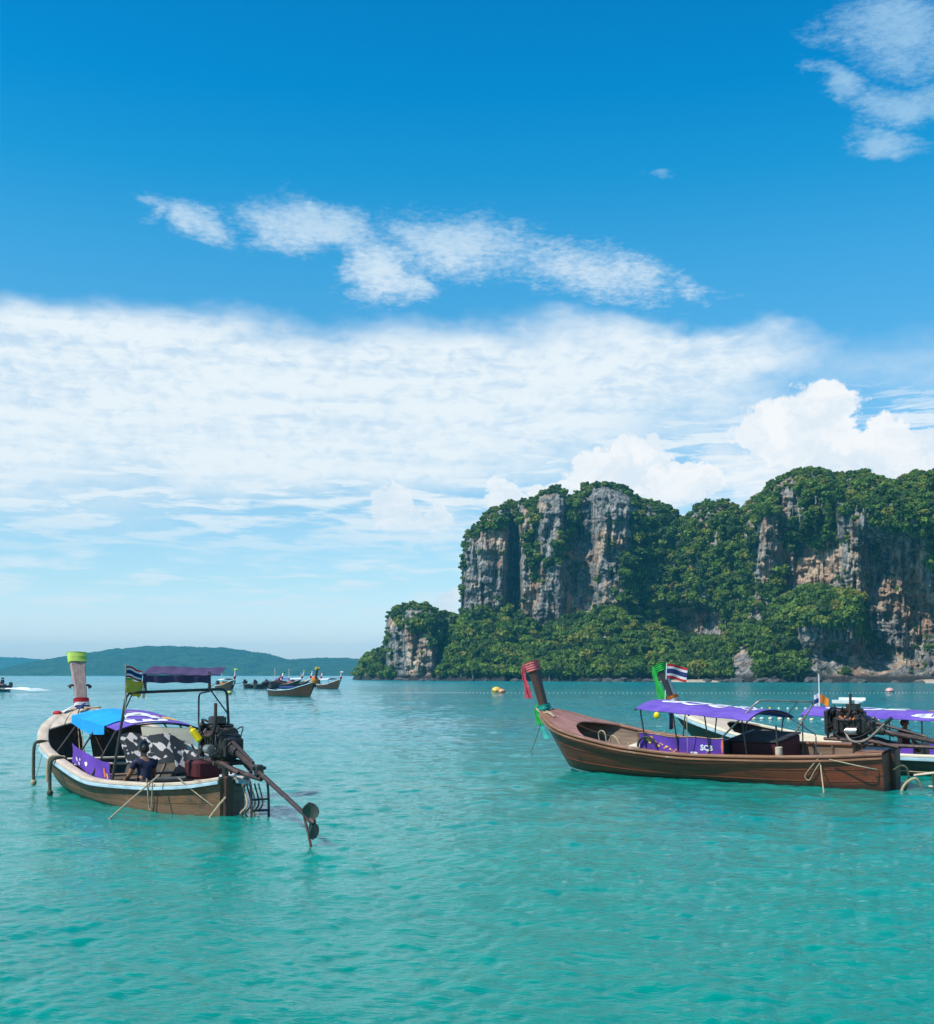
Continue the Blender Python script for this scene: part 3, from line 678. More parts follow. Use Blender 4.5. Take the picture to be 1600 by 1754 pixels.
def make_far():
    g = bpy.data.materials.new('distant_forest'); g.use_nodes = True; t = NT(g.node_tree); b = t.n['Principled BSDF']
    geo = t.new('ShaderNodeNewGeometry'); n = t.noise(t.vmul(geo.outputs['Position'], (1, 1, 1)), 0.045, 6, 0.75)
    t.put(b.inputs['Base Color'], t.ramp(n, [(0.35, (0.018, 0.04, 0.016)), (0.55, (0.05, 0.09, 0.03)), (0.7, (0.09, 0.12, 0.05))])); b.inputs['Roughness'].default_value = .9; b.inputs['Specular IOR Level'].default_value = .1
    bn = t.new('ShaderNodeBump'); bn.inputs['Strength'].default_value = 1; bn.inputs['Distance'].default_value = 14; t.put(bn.inputs['Height'], n); t.l.new(bn.outputs[0], b.inputs['Normal'])
    ridge_island('island', 'long low forested island faded blue by the sea air', 2500, [(36, 1159), (42, 1150), (52, 1144), (70, 1138), (85, 1133), (105, 1129), (120, 1126), (150, 1123), (170, 1118), (200, 1113), (235, 1109), (262, 1107.5), (300, 1108), (340, 1109), (380, 1110), (420, 1115), (455, 1120), (480, 1127), (500, 1131), (520, 1129), (560, 1127), (600, 1128), (640, 1131), (680, 1140), (720, 1159)], 700, g, 1.5, .10, 3.0)
    ridge_island('hills', 'pale hills beyond the island on the left horizon', 3700, [(-900, 1156), (-700, 1140), (-500, 1128), (-300, 1120), (-150, 1122), (-60, 1126), (10, 1126), (60, 1129), (110, 1136), (160, 1146), (200, 1157)], 900, g, 3, .10, 8.0)
    sand = mat('beach_sand', (0.46, 0.37, 0.27), .9, var=(0.32, 0.26, 0.19), scale=(.6, .6, .6), amt=1)
    for a, b_, rise in ((1130, 1238, .45), (1572, 1640, .4), (1048, 1072, .3)):
        mb = MB(); rows = []
        for i in range(25):
            q = i / 24; p = a + (b_ - a) * q; Y = float(np.interp(p, Y0tab.x, Y0tab.y)); e = math.sin(math.pi * q) ** .5
            X = (p - 800) / F * Y; rows.append([(X, Y - 7 * e - .5, -.4), (X, Y - 4 * e, .25 * e), (X, Y - 1, rise * e), (X * 1.01, Y + 5, rise * e + .6), (X * 1.02, Y + 9, -.5)])
        o = mb.loft(rows).build('beach', sand); props(o, 'strip of pale sand at the foot of the forested cliff', kind='structure')
    # boulders at the tide line
    rockm = mat('tide_rock', (0.085, 0.08, 0.075), .92, var=(0.03, 0.03, 0.03), scale=(.7, .7, .9), amt=1, bump=1.0, bscale=(1, 1, 1), stain=(0.24, 0.19, 0.15), stain_at=.60)
    rs = np.random.RandomState(8)
    meshes = []
    for k in range(5):
        mb = MB(); mb.ball((0, 0, 0), 1, 12, 8); a = np.array(mb.v); nn = fbm(a[:, 0] * 1.1 + k * 9, a[:, 1] * 1.1, a[:, 2] * 1.1, 3); a *= (1 + .75 * nn)[:, None]
        mb.v = [tuple(p) for p in a]; meshes.append(mb.mesh('boulder', rockm, angle=28))
    for k in range(46):
        p = rs.uniform(612, 1600)
        if k < 16: p = rs.choice([rs.uniform(1015, 1070), rs.uniform(1250, 1330), rs.uniform(665, 760), rs.uniform(1380, 1420)])
        Y = float(np.interp(p, Y0tab.x, Y0tab.y)) - rs.uniform(.5, 4)
        s_ = rs.uniform(.5, 1.5) * (1.25 if k < 16 else 1)
        o = bpy.data.objects.new('boulder', meshes[rs.randint(5)]); COL.objects.link(o)
        o.matrix_world = T((p - 800) / F * Y, Y, .15 * s_) @ RZ(rs.uniform(0, 6)) @ Matrix.Diagonal((s_ * rs.uniform(1, 1.9), s_, s_ * rs.uniform(.5, .85), 1))
        props(o, 'dark weathered boulder at the tide line under the forested cliff', 'boulder', 'boulders along the foot of the headland')
def make_haze():
    mb = MB(); x0, x1, y0, y1, z0, z1 = -4200, 4200, -300, 4300, -5.0, 112
    mb.box(((x0 + x1) / 2, (y0 + y1) / 2, (z0 + z1) / 2), (x1 - x0, y1 - y0, z1 - z0))
    m = bpy.data.materials.new('sea_haze'); m.use_nodes = True; t = NT(m.node_tree); t.n.remove(t.n['Principled BSDF'])
    v = t.new('ShaderNodeVolumePrincipled'); v.inputs['Color'].default_value = (0.10, 0.68, 0.97, 1); v.inputs['Density'].default_value = 2.1e-4; v.inputs['Anisotropy'].default_value = 0.1
    t.l.new(v.outputs[0], t.n['Material Output'].inputs['Volume'])
    o = mb.build('haze', m, smooth=False); props(o, 'thin blue sea haze over the bay', kind='stuff')
    return o
make_water(); make_headland(); make_forest(); make_far(); make_haze()
# ================================================================== BOATS
def wood_mat(name, a, b, stain=(0.02, 0.018, 0.015), rough=.55, growth=True, gcol=(0.05, 0.06, 0.035), wl=0.10, wlcol=None, drips=.20, sat=.57):
    """planked painted timber: long grain, scuffs, weed, salt and brown bands near the waterline"""
    m = mat(name, a, rough, var=b, scale=(0.9, 5, 9), amt=1.2, bump=0.5, bscale=(1.2, 9, 26), stain=stain, stain_at=sat)
    t = NT(m.node_tree); bs = t.n['Principled BSDF']; src = bs.inputs['Base Color'].links[0].from_socket
    tcn = t.new('ShaderNodeTexCoord'); X, Y, Z = t.sep(tcn.outputs['Object'])
    drip = t.noise(t.vmul(tcn.outputs['Object'], (6.0, 6.0, 0.7)), 1.0, 5, 0.65)
    c = t.mix(t.ss(drip, 0.52, 0.72, 0, drips), src, (0.20, 0.17, 0.13))
    if growth:
        e = t.m('ADD', Z, t.m('MULTIPLY', t.noise(tcn.outputs['Object'], 5.0, 5, .7), -0.16))
        c = t.mix(t.ss(e, wl, wl - 0.10, 0, .85), c, gcol)
        if wlcol: c = t.mix(t.ss(e, -0.02, -0.05), c, wlcol)
    t.put(bs.inputs['Base Color'], c)
    return m
M = {}
M['hull_left'] = wood_mat('weathered_brown_paint', (0.175, 0.084, 0.032), (0.075, 0.044, 0.022), wl=.07, drips=.16, stain=(0.035, 0.034, 0.018), sat=.52, gcol=(0.16, 0.085, 0.045))
M['hull_red'] = wood_mat('varnished_red_brown', (0.200, 0.042, 0.014), (0.098, 0.024, 0.010), rough=.40, wl=.12, gcol=(0.045, 0.018, 0.012), drips=.07)  # band towards the waterline is only a darker brown, not weed
M['hull_grey'] = wood_mat('dark_teal_brown', (0.105, 0.075, 0.045), (0.045, 0.05, 0.04), wl=.12)
M['hull_dark'] = wood_mat('near_black_brown_paint', (0.030, 0.022, 0.016), (0.085, 0.048, 0.026), wl=.10)
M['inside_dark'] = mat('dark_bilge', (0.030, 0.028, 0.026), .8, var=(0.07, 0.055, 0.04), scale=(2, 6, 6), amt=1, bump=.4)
M['inside_wood'] = mat('worn_inner_wood', (0.20, 0.13, 0.085), .7, var=(0.10, 0.06, 0.04), scale=(1, 8, 8), amt=1, bump=.4)
M['cream'] = mat('cream_deck_paint', (0.60, 0.49, 0.38), .6, var=(0.46, 0.35, 0.25), scale=(1.5, 6, 6), amt=1, bump=.3, stain=(0.24, 0.17, 0.12), stain_at=.58)
M['cream_pale'] = mat('pale_cream_board', (0.70, 0.62, 0.46), .6, var=(0.6, 0.5, 0.36), scale=(2, 4, 4), amt=1, bump=.2, stain=(0.3, 0.24, 0.16), stain_at=.62)
M['pink_wood'] = mat('sun_bleached_red_wood', (0.34, 0.165, 0.135), .6, var=(0.22, 0.095, 0.075), scale=(1, 9, 9), amt=1.2, bump=.4, stain=(0.08, 0.04, 0.03), stain_at=.6)
M['blue_rail'] = mat('pale_blue_rail_paint', (0.40, 0.54, 0.60), .5, var=(0.24, 0.36, 0.42), scale=(2, 8, 8), amt=1, bump=.2, stain=(0.15, 0.16, 0.15), stain_at=.62)
M['brown_rail'] = mat('varnished_rail', (0.30, 0.14, 0.075), .4, var=(0.17, 0.075, 0.04), scale=(1.5, 9, 9), amt=1, bump=.3, stain=(0.45, 0.33, 0.24), stain_at=.6)
M['dark_wood'] = mat('dark_prow_wood', (0.075, 0.032, 0.020), .5, var=(0.035, 0.022, 0.018), scale=(8, 8, 1), amt=1, bump=.4)
M['grey_wood'] = mat('silvered_prow_wood', (0.42, 0.30, 0.26), .75, var=(0.27, 0.17, 0.15), scale=(14, 14, 1.2), amt=1.4, bump=.7, bscale=(14, 14, 1.2), stain=(0.16, 0.08, 0.07), stain_at=.58)
M['black_paint'] = mat('black_gloss_paint', (0.015, 0.014, 0.016), .35, var=(0.04, 0.035, 0.035), scale=(6, 6, 2), amt=1)
M['grey_paint'] = mat('pale_grey_paint', (0.40, 0.42, 0.45), .5, var=(0.3, 0.32, 0.34), scale=(6, 6, 2), amt=1)
M['purple'] = cloth('purple_tarpaulin', (0.20, 0.115, 0.52), (0.125, 0.060, 0.40), trans=.18)
M['purple_dark'] = cloth('faded_dark_purple_sheet', (0.075, 0.045, 0.115), (0.045, 0.026, 0.08), trans=.06)
M['purple_banner'] = cloth('purple_banner', (0.130, 0.045, 0.40), (0.095, 0.03, 0.32), trans=.15)
M['azure'] = cloth('azure_tarpaulin', (0.005, 0.37, 0.85), (0.006, 0.29, 0.74), trans=.15)
M['print_white'] = cloth('white_print', (0.76, 0.76, 0.80), (0.66, 0.64, 0.72), trans=.1)
M['print_yellow'] = cloth('yellow_print', (0.80, 0.50, 0.16), (0.72, 0.36, 0.10), trans=.1)
M['print_orange'] = cloth('orange_print', (0.74, 0.20, 0.12), (0.6, 0.14, 0.08), trans=.1)
M['pink_cloth'] = cloth('pink_cloth', (0.72, 0.10, 0.14), (0.62, 0.06, 0.10))
M['pink_pale'] = cloth('faded_pink_cloth', (0.74, 0.20, 0.20), (0.66, 0.13, 0.14))
M['green_cloth'] = cloth('green_cloth', (0.02, 0.50, 0.08), (0.015, 0.34, 0.05))
M['teal_cloth'] = cloth('teal_cloth', (0.05, 0.55, 0.45), (0.02, 0.38, 0.34))
M['lime_cloth'] = cloth('lime_cloth', (0.60, 0.80, 0.16), (0.50, 0.72, 0.12))
M['red_cloth'] = cloth('red_cloth', (0.62, 0.02, 0.03), (0.48, 0.015, 0.025))
M['navy_cloth'] = cloth('navy_cloth', (0.02, 0.045, 0.20), (0.015, 0.03, 0.14))
M['night_cloth'] = cloth('dark_navy_shirt', (0.010, 0.014, 0.055), (0.007, 0.009, 0.03), trans=.02)
M['white_cloth'] = cloth('white_cloth', (0.78, 0.78, 0.78), (0.66, 0.66, 0.68))
M['yellow_cloth'] = cloth('yellow_cloth', (0.66, 0.52, 0.06), (0.55, 0.40, 0.05))
M['orange_cloth'] = cloth('orange_cloth', (0.80, 0.28, 0.02), (0.66, 0.2, 0.02))
M['maroon_cloth'] = cloth('maroon_cloth', (0.09, 0.012, 0.018), (0.06, 0.01, 0.012))
M['black_cloth'] = cloth('black_cloth', (0.012, 0.012, 0.014), (0.03, 0.03, 0.034), trans=.02)
M['steel'] = mat('grimy_dark_steel', (0.045, 0.043, 0.045), .45, metal=.6, var=(0.11, 0.085, 0.07), scale=(9, 9, 9), amt=1, bump=.3, stain=(0.16, 0.065, 0.03), stain_at=.60)
M['black_iron'] = mat('black_engine_iron', (0.014, 0.014, 0.015), .40, metal=.3, var=(0.05, 0.04, 0.035), scale=(10, 10, 10), amt=1, bump=.4)
M['pipe_dark'] = mat('dark_painted_pipe', (0.03, 0.032, 0.038), .4, metal=.4, var=(0.09, 0.07, 0.06), scale=(4, 4, 4), amt=1)
M['pipe_pale'] = mat('galvanised_pipe', (0.42, 0.38, 0.33), .45, metal=.5, var=(0.22, 0.17, 0.13), scale=(5, 5, 5), amt=1)
M['rust'] = mat('rusty_shaft', (0.085, 0.042, 0.036), .6, metal=.3, var=(0.035, 0.024, 0.024), scale=(7, 7, 7), amt=1, bump=.4, stain=(0.22, 0.13, 0.10), stain_at=.6)
M['bronze'] = mat('dull_propeller_bronze', (0.10, 0.105, 0.085), .5, metal=.5, var=(0.055, 0.065, 0.065), scale=(7, 7, 7), amt=1, bump=.3)
M['rope'] = mat('old_hemp_rope', (0.48, 0.38, 0.25), .9, var=(0.34, 0.26, 0.16), scale=(30, 30, 30), amt=1, bump=.8, bscale=(40, 40, 40))
M['rope_dark'] = mat('wet_weedy_rope', (0.085, 0.085, 0.05), .8, var=(0.035, 0.045, 0.03), scale=(14, 14, 14), amt=1, bump=.8, bscale=(30, 30, 30))
M['rope_red'] = mat('thin_red_cord', (0.30, 0.10, 0.07), .8)
M['yellow_plastic'] = mat('yellow_plastic', (0.80, 0.60, 0.0), .4, var=(0.65, 0.45, 0.0), scale=(5, 5, 5), amt=1)
M['white_plastic'] = mat('white_plastic', (0.72, 0.74, 0.74), .4, var=(0.55, 0.57, 0.57), scale=(5, 5, 5), amt=1)
M['orange_paint'] = mat('orange_engine_paint', (0.42, 0.13, 0.03), .5, var=(0.18, 0.07, 0.03), scale=(9, 9, 9), amt=1)
M['alloy'] = mat('bare_alloy', (0.45, 0.44, 0.43), .35, metal=.8, var=(0.25, 0.22, 0.2), scale=(9, 9, 9), amt=1)
M['skin'] = mat('brown_skin', (0.26, 0.13, 0.075), .5, var=(0.22, 0.10, 0.055), scale=(6, 6, 6), amt=1)
M['hair'] = mat('black_hair', (0.010, 0.008, 0.008), .5)
def pattern_mat():
    m = bpy.data.materials.new('black_white_patterned_fabric'); m.use_nodes = True; t = NT(m.node_tree); b = t.n['Principled BSDF']
    tcn = t.new('ShaderNodeTexCoord'); X, Y, Z = t.sep(t.vadd(tcn.outputs['Object'], t.vmul(t.vadd(t.noise(tcn.outputs['Object'], 4.0, 2, .5, 0, True), (-.5, -.5, -.5)), (.14, .14, .14))))
    a = t.m('ADD', t.m('MULTIPLY', Y, 3.6), t.m('MULTIPLY', Z, 3.2)); c = t.m('SUBTRACT', t.m('MULTIPLY', Z, 5.2), t.m('MULTIPLY', Y, 6.2))
    ch = t.m('ADD', t.m('FLOOR', a), t.m('FLOOR', c)); ch = t.m('MODULO', t.m('ABSOLUTE', ch), 2.0)
    t.put(b.inputs['Base Color'], t.mix(t.m('MULTIPLY', ch, t.ss(t.noise(tcn.outputs['Object'], 5.5, 2, .5), .50, .53)), (0.014, 0.018, 0.022), (0.50, 0.45, 0.42))); b.inputs['Roughness'].default_value = .8
    return m
M['pattern'] = pattern_mat()

class Hull:
    """form of one long-tail hull: x runs from the stern (0) to the stem head (L), y to port, z up from the water"""
    def __init__(s, L, beam, sheer, flare, rake, fp=0.6, keel=-0.22, chine=-0.05):
        s.L = L; s.b = Tab(*zip(*beam)); s.s = Tab(*zip(*sheer)); s.fl = Tab(*zip(*flare)); s.rake = rake; s.fp = fp; s.keel = keel; s.ch = chine
    def pt(s, x, q, side, inset=0.0):
        """q = 0 at the rim, 1 at the chine; side = +1 port, -1 starboard"""
        b, z0 = s.b(x), s.s(x); t = x / s.L
        zc = s.ch + 0.5 * max(0, t - .8) ** 2
        z = z0 + (zc - z0) * q
        bc = b * s.fl(x); y = bc + (b - bc) * (1 - q) ** s.fp
        xx = x - s.rake * q * t ** 7
        return Vector((xx, side * max(y - inset, 0.012), z))
    def rim(s, x, side, out=0.0, up=0.0):
        return Vector((x, side * max(s.b(x) + out, 0.02), s.s(x) + up))
def build_hull(H, root, hull_m, in_m, th=0.045, floor_z=0.10, nst=44, nq=9):
    xs = [H.L * (i / nst) ** 0.92 for i in range(nst + 1)]
    mb = MB(); mb.cur = 0
    for side in (1, -1):
        rows = []
        for x in xs:
            r = [H.pt(x, k / nq, side) for k in range(nq + 1)]; last = r[-1]
            r.append(Vector((last.x, last.y * .55, H.keel + .04))); r.append(Vector((last.x, 0, H.keel + .02)))
            rows.append(r if side == 1 else r[::-1])
        mb.loft(rows)
    # transom
    ring = [H.pt(0, k / nq, 1) for k in range(nq + 1)] + [Vector((0, 0, H.keel))] + [H.pt(0, k / nq, -1) for k in range(nq, -1, -1)]
    mb.add(ring, [tuple(range(len(ring)))])
    ring2 = [p + Vector((th * 1.5, 0, 0)) for p in ring]; mb.add(ring2, [tuple(reversed(range(len(ring2))))])
    mb.cur = 1
    fl_q = {}
    for side in (1, -1):
        rows = []
        for x in xs[:-2]:
            z0 = H.s(x); qf = (z0 - floor_z) / (z0 - H.ch)
            r = [H.pt(x, qf * k / 6, side, inset=th) for k in range(7)]
            rows.append(r[::-1] if side == 1 else r)
        mb.loft(rows)
    mb.loft([[H.pt(x, (H.s(x) - floor_z) / (H.s(x) - H.ch), sd, inset=th) for sd in (-1, 1)] for x in xs[:-2]])
    return mb.build('hull', [hull_m, in_m], root, angle=40)
def rail(H, root, m, x0, x1, w_, h_, out=0.03, up=0.0, name='gunwale_rail', n=48):
    for side in (1, -1):
        mb = MB(); rows = []
        for i in range(n + 1):
            x = x0 + (x1 - x0) * i / n; p = H.rim(x, side)
            e = min(x + .05, H.L), max(x - .05, 0); d = H.rim(e[0], side) - H.rim(e[1], side); d.z = 0; d.normalize()
            nn = Vector((-d.y, d.x, 0)) * side                      # outwards
            a = p + nn * out; b = p + nn * (out - w_)
            if side * b.y < 0.01: b = Vector((b.x, side * 0.01, b.z))
            if side * a.y < 0.02: a = Vector((a.x, side * 0.02, a.z))
            z1 = p.z + up + h_; z0 = p.z + up; c = h_ * .3
            r = [Vector((a.x, a.y, z0)), Vector((a.x, a.y, z1 - c)), a.lerp(b, .12), b.lerp(a, .12), Vector((b.x, b.y, z1 - c)), Vector((b.x, b.y, z0))]
            r[2].z = z1; r[3].z = z1
            rows.append(r if side == -1 else r[::-1])
        mb.loft(rows, closed=True, cap=True).build(name, m, root)
def ribs(H, root, m, xs, th=0.05, floor_z=0.10):
    for x in xs:
        for side in (1, -1):
            z0 = H.s(x); qf = (z0 - floor_z) / (z0 - H.ch)
            pth = [H.pt(x, qf * k / 6 + (0.02 if k == 0 else 0), side, inset=.045 + th / 2) for k in range(7)]
            MB().tube(pth, th * .62, 4).build('rib', m, root, smooth=False)
def planks_across(H, root, m, x0, x1, up=0.02, crown=0.05, name='deck_plank', n=6, lengthwise=True, aft_arc=0.25, gap=.012, inset=.02):
    """fore-deck laid in lengthwise planks, aft edge cut to an arc, slightly crowned"""
    for k in range(n):
        mb = MB(); a, b = -1 + 2 * k / n, -1 + 2 * (k + 1) / n; rows = []
        lift = 0.004 * ((k * 7) % 3)
        for i in range(15):
            q = i / 14; r = []
            for j, t in enumerate((a, (a + b) / 2, b)):
                xs = x0 + aft_arc * (1 - t * t) * (1 if True else 0); x = xs + (x1 - xs) * q
                hb = max(H.b(x) - inset, .01); g = gap / max(hb, .05) * (1 if j == 0 else -1 if j == 2 else 0)
                r.append(Vector((x, (t + g) * hb, H.s(x) + up + lift + crown * hb * (1 - t * t))))
            rows.append(r)
        t_ = .028; full = [[*r, *[p - Vector((0, 0, t_)) for p in reversed(r)]] for r in rows]
        mb.loft([f[::-1] for f in full], closed=True, cap=True).build(name, m, root, angle=30)
def thwart(H, root, m, x, w_=.22, drop=.14, th=.035, name='seat_plank'):
    z = H.s(x) - drop; q = drop / (H.s(x) - H.ch); y = H.pt(x, q, 1, .05).y
    MB().box((x, 0, z), (w_, 2 * y, th), bev=.008).build(name, m, root)
def floorboards(H, root, m, x0, x1, z=.125, n=5, frac=.8):
    for k in range(n):
        rows = []; mb = MB()
        for i in range(11):
            x = x0 + (x1 - x0) * i / 10; hb = H.pt(x, .85, 1).y * frac; a, b = (-1 + 2 * k / n) * hb + .008, (-1 + 2 * (k + 1) / n) * hb - .008
            rows.append([Vector((x, a, z)), Vector((x, b, z)), Vector((x, b, z - .02)), Vector((x, a, z - .02))])
        mb.loft([r[::-1] for r in rows], closed=True, cap=True).build('floor_board', m, root, smooth=False)
def prow(root, m, path, ws, ts, name='prow_post'):
    """path of the stem post; ws = widths across the boat, ts = thickness fore and aft"""
    P = catmull(path, 18); Wd = catmull([(w_, 0, 0) for w_ in ws], 18); Td = catmull([(w_, 0, 0) for w_ in ts], 18); rows = []
    P = [Vector(p) for p in P]
    for i, p in enumerate(P):
        d = (P[min(i + 1, 18)] - P[max(i - 1, 0)]).normalized(); f = Vector((d.z, 0, -d.x)); w_, t_ = Wd[i][0] / 2, Td[i][0] / 2; c = min(w_, t_) * .3
        y = Vector((0, 1, 0))
        rows.append([p + f * t_ + y * (w_ - c), p + f * (t_ - c) + y * w_, p - f * (t_ - c) + y * w_, p - f * t_ + y * (w_ - c), p - f * t_ - y * (w_ - c), p - f * (t_ - c) - y * w_, p + f * (t_ - c) - y * w_, p + f * t_ - y * (w_ - c)])
    MB().loft(rows, closed=True, cap=True).build(name, m, root, angle=25)
    return P, rows
def wrap_band(root, m, rows, i0, i1, grow=.02, name='sash', folds=.008, bulge=.0):
    """cloth tied round the prow between two stations of its loft"""
    out_ = []; n = 10
    for k in range(n + 1):
        q = i0 + (i1 - i0) * k / n; a = int(min(q, len(rows) - 2)); f = q - a
        r = [rows[a][j].lerp(rows[a + 1][j], f) for j in range(8)]; c = sum(r, Vector()) / 8
        g = grow + bulge * math.sin(math.pi * k / n) + folds * math.sin(k * 2.6)
        rr = []
        for j in range(16):
            p = r[j // 2] if j % 2 == 0 else (r[j // 2] + r[(j // 2 + 1) % 8]) / 2
            d = (p - c); rr.append(p + d.normalized() * (g + .004 * math.sin(j * 2.1 + k)))
        out_.append(rr)
    return MB().loft(out_, closed=True, cap=True).build(name, m, root, angle=60)
def strip(root, m, path, w0, w1, side=Vector((0, 1, 0)), name='ribbon', flut=.02, parent=None):
    """hanging ribbon along a path"""
    P = [Vector(p) for p in catmull(path, 14)]
    def fn(u, v):
        i = min(int(u * 14), 13); p = P[i].lerp(P[i + 1], u * 14 - i); w_ = w0 + (w1 - w0) * u
        return p + side * ((v - .5) * w_) + Vector((flut * math.sin(v * 9 + u * 5), 0, 0)) + Vector((0, 0, 0))
    return MB().sheet(fn, 14, 6, .006).build(name, m, root, angle=70)
def canopy(root, m, x0, x1, hw, z0, z1, rise, name='canopy', over=.0, front_drop=.0, hwf=None, th=.015, sag=.028, tilt=0.0):
    """arched awning stretched over hoops; x0 = aft edge, x1 = front edge"""
    hwf = hwf or hw
    def fn(u, v):
        x = x0 + (x1 - x0) * u; t = 2 * v - 1; k = 4.0
        w_ = hw + (hwf - hw) * u
        z = z0 + (z1 - z0) * u + rise * (1 - abs(t) ** 2.3) - front_drop * u ** 6 * (1) + sag * math.sin(u * math.pi * k) ** 2 * -(1 - t * t) + .006 * math.sin(u * 23 + t * 4) + tilt * t * w_
        return (x + front_drop * .5 * u ** 6 * (1 - t * t), t * w_, z)
    MB().sheet(fn, 36, 20, th).build(name, m, root, angle=50)
    return fn
def on_sheet(fn, body, u0, u1, v0, v1, root, m, name='lettering', flip=False, lift=.012, bold=.03, along='u'):
    """flat print laid on a sheet: letters run along u (or v)"""
    vs, fs = text_points(body, bold); xs = [v.x for v in vs]; ys = [v.y for v in vs]
    X0, X1, Y0_, Y1 = min(xs), max(xs), min(ys), max(ys); out_ = []
    for v in vs:
        a = (v.x - X0) / (X1 - X0); b = (v.y - Y0_) / (Y1 - Y0_)
        if along == 'u': u_, v_ = u0 + (u1 - u0) * a, v0 + (v1 - v0) * b
        else: u_, v_ = u0 + (u1 - u0) * b, v0 + (v1 - v0) * a
        e = .01; p = Vector(fn(u_, v_)); n = (Vector(fn(min(u_ + e, 1), v_)) - p).cross(Vector(fn(u_, min(v_ + e, 1))) - p)
        n = n.normalized() if n.length > 1e-9 else Vector((0, 0, 1)); n = -n if flip else n
        out_.append(p + n * lift)
    return MB().add(out_, fs).build(name, m, root, smooth=False)
def blot(fn, u, v, ru, rv, root, m, name='printed_emblem', lift=.010, flip=False, n=14, seed=0):
    rs = random.Random(seed); c = []
    def at_(a, b):
        a = min(max(a, 0), 1); b = min(max(b, 0), 1); e = .004
        p = Vector(fn(a, b)); nn = (Vector(fn(a + e if a < .99 else a - e, b)) - p).cross(Vector(fn(a, b + e if b < .99 else b - e)) - p)
        if (a >= .99) != (b >= .99): nn = -nn
        nn = nn.normalized() if nn.length > 1e-9 else Vector((0, 0, 1)); return p + (-nn if flip else nn) * lift
    rings = [[at_(u, v)]]
    vs = [at_(u, v)]; fs = []
    wob = [rs.uniform(.8, 1.15) for _ in range(n)]
    for k in (1, 2):
        for j in range(n): t = 2 * math.pi * j / n; vs.append(at_(u + ru * wob[j] * k / 2 * math.cos(t), v + rv * wob[j] * k / 2 * math.sin(t)))
    for j in range(n): fs.append((0, 1 + j, 1 + (j + 1) % n)); fs.append((1 + j, 1 + n + j, 1 + n + (j + 1) % n, 1 + (j + 1) % n))
    return MB().add(vs, fs).build(name, m, root, smooth=False)
def post(root, m, a, b, r=.022, name='post', n=8): return MB().tube([a, b], r, n).build(name, m, root)
def pipe(root, m, pts, r=.022, name='frame_pipe', sub=0, n=8):
    """pipe with rounded corners"""
    P = [Vector(p) for p in pts]; out_ = [P[0]]
    for i in range(1, len(P) - 1):
        a, b, c = P[i - 1], P[i], P[i + 1]; k = min(.12, (a - b).length * .4, (c - b).length * .4)
        p0 = b + (a - b).normalized() * k; p1 = b + (c - b).normalized() * k
        for t in (0, .25, .5, .75, 1): out_.append(p0.lerp(b, t).lerp(b.lerp(p1, t), t))
    out_.append(P[-1]); return MB().tube(out_, r, n).build(name, m, root)
def rope_curve(pts, r=.014, n=6, sub=6):
    P = catmull(pts, sub * (len(pts) - 1)); return MB().tube(P, r, n)
def flag(root, stripes, w_, h_, wave=.06, droop=.25, name='flag_cloth', phase=0.0, dirn=(1, 0, 0), anchor=(0, 0, 0)):
    """stripes: [(fraction, material)] from the top; one piece of cloth, one mesh part per colour band sewn in one sheet"""
    D = Vector(dirn).normalized(); N = D.cross(Vector((0, 0, 1))).normalized(); A = Vector(anchor)
    mb = MB(); y = 0.0
    for k, (fr, mt) in enumerate(stripes):
        y0, y1 = y, y + fr; y = y1; mb.cur = k
        def fn(u, v, y0=y0, y1=y1):
            yy = y0 + (y1 - y0) * v
            return A + D * (w_ * u * (1 - .05 * yy)) + Vector((0, 0, -h_ * yy - droop * u ** 1.6 * w_ + .03 * w_ * math.sin(u * 6 + phase))) + N * (wave * math.sin(u * 7 + phase + yy * 1.2) * u)
        mb.sheet(fn, 16, 3, .005)
    return mb.build(name, [mt for _, mt in stripes], root, angle=70)
THAI = lambda: [(1 / 6, M['red_cloth']), (1 / 6, M['white_cloth']), (1 / 3, M['navy_cloth']), (1 / 6, M['white_cloth']), (1 / 6, M['red_cloth'])]

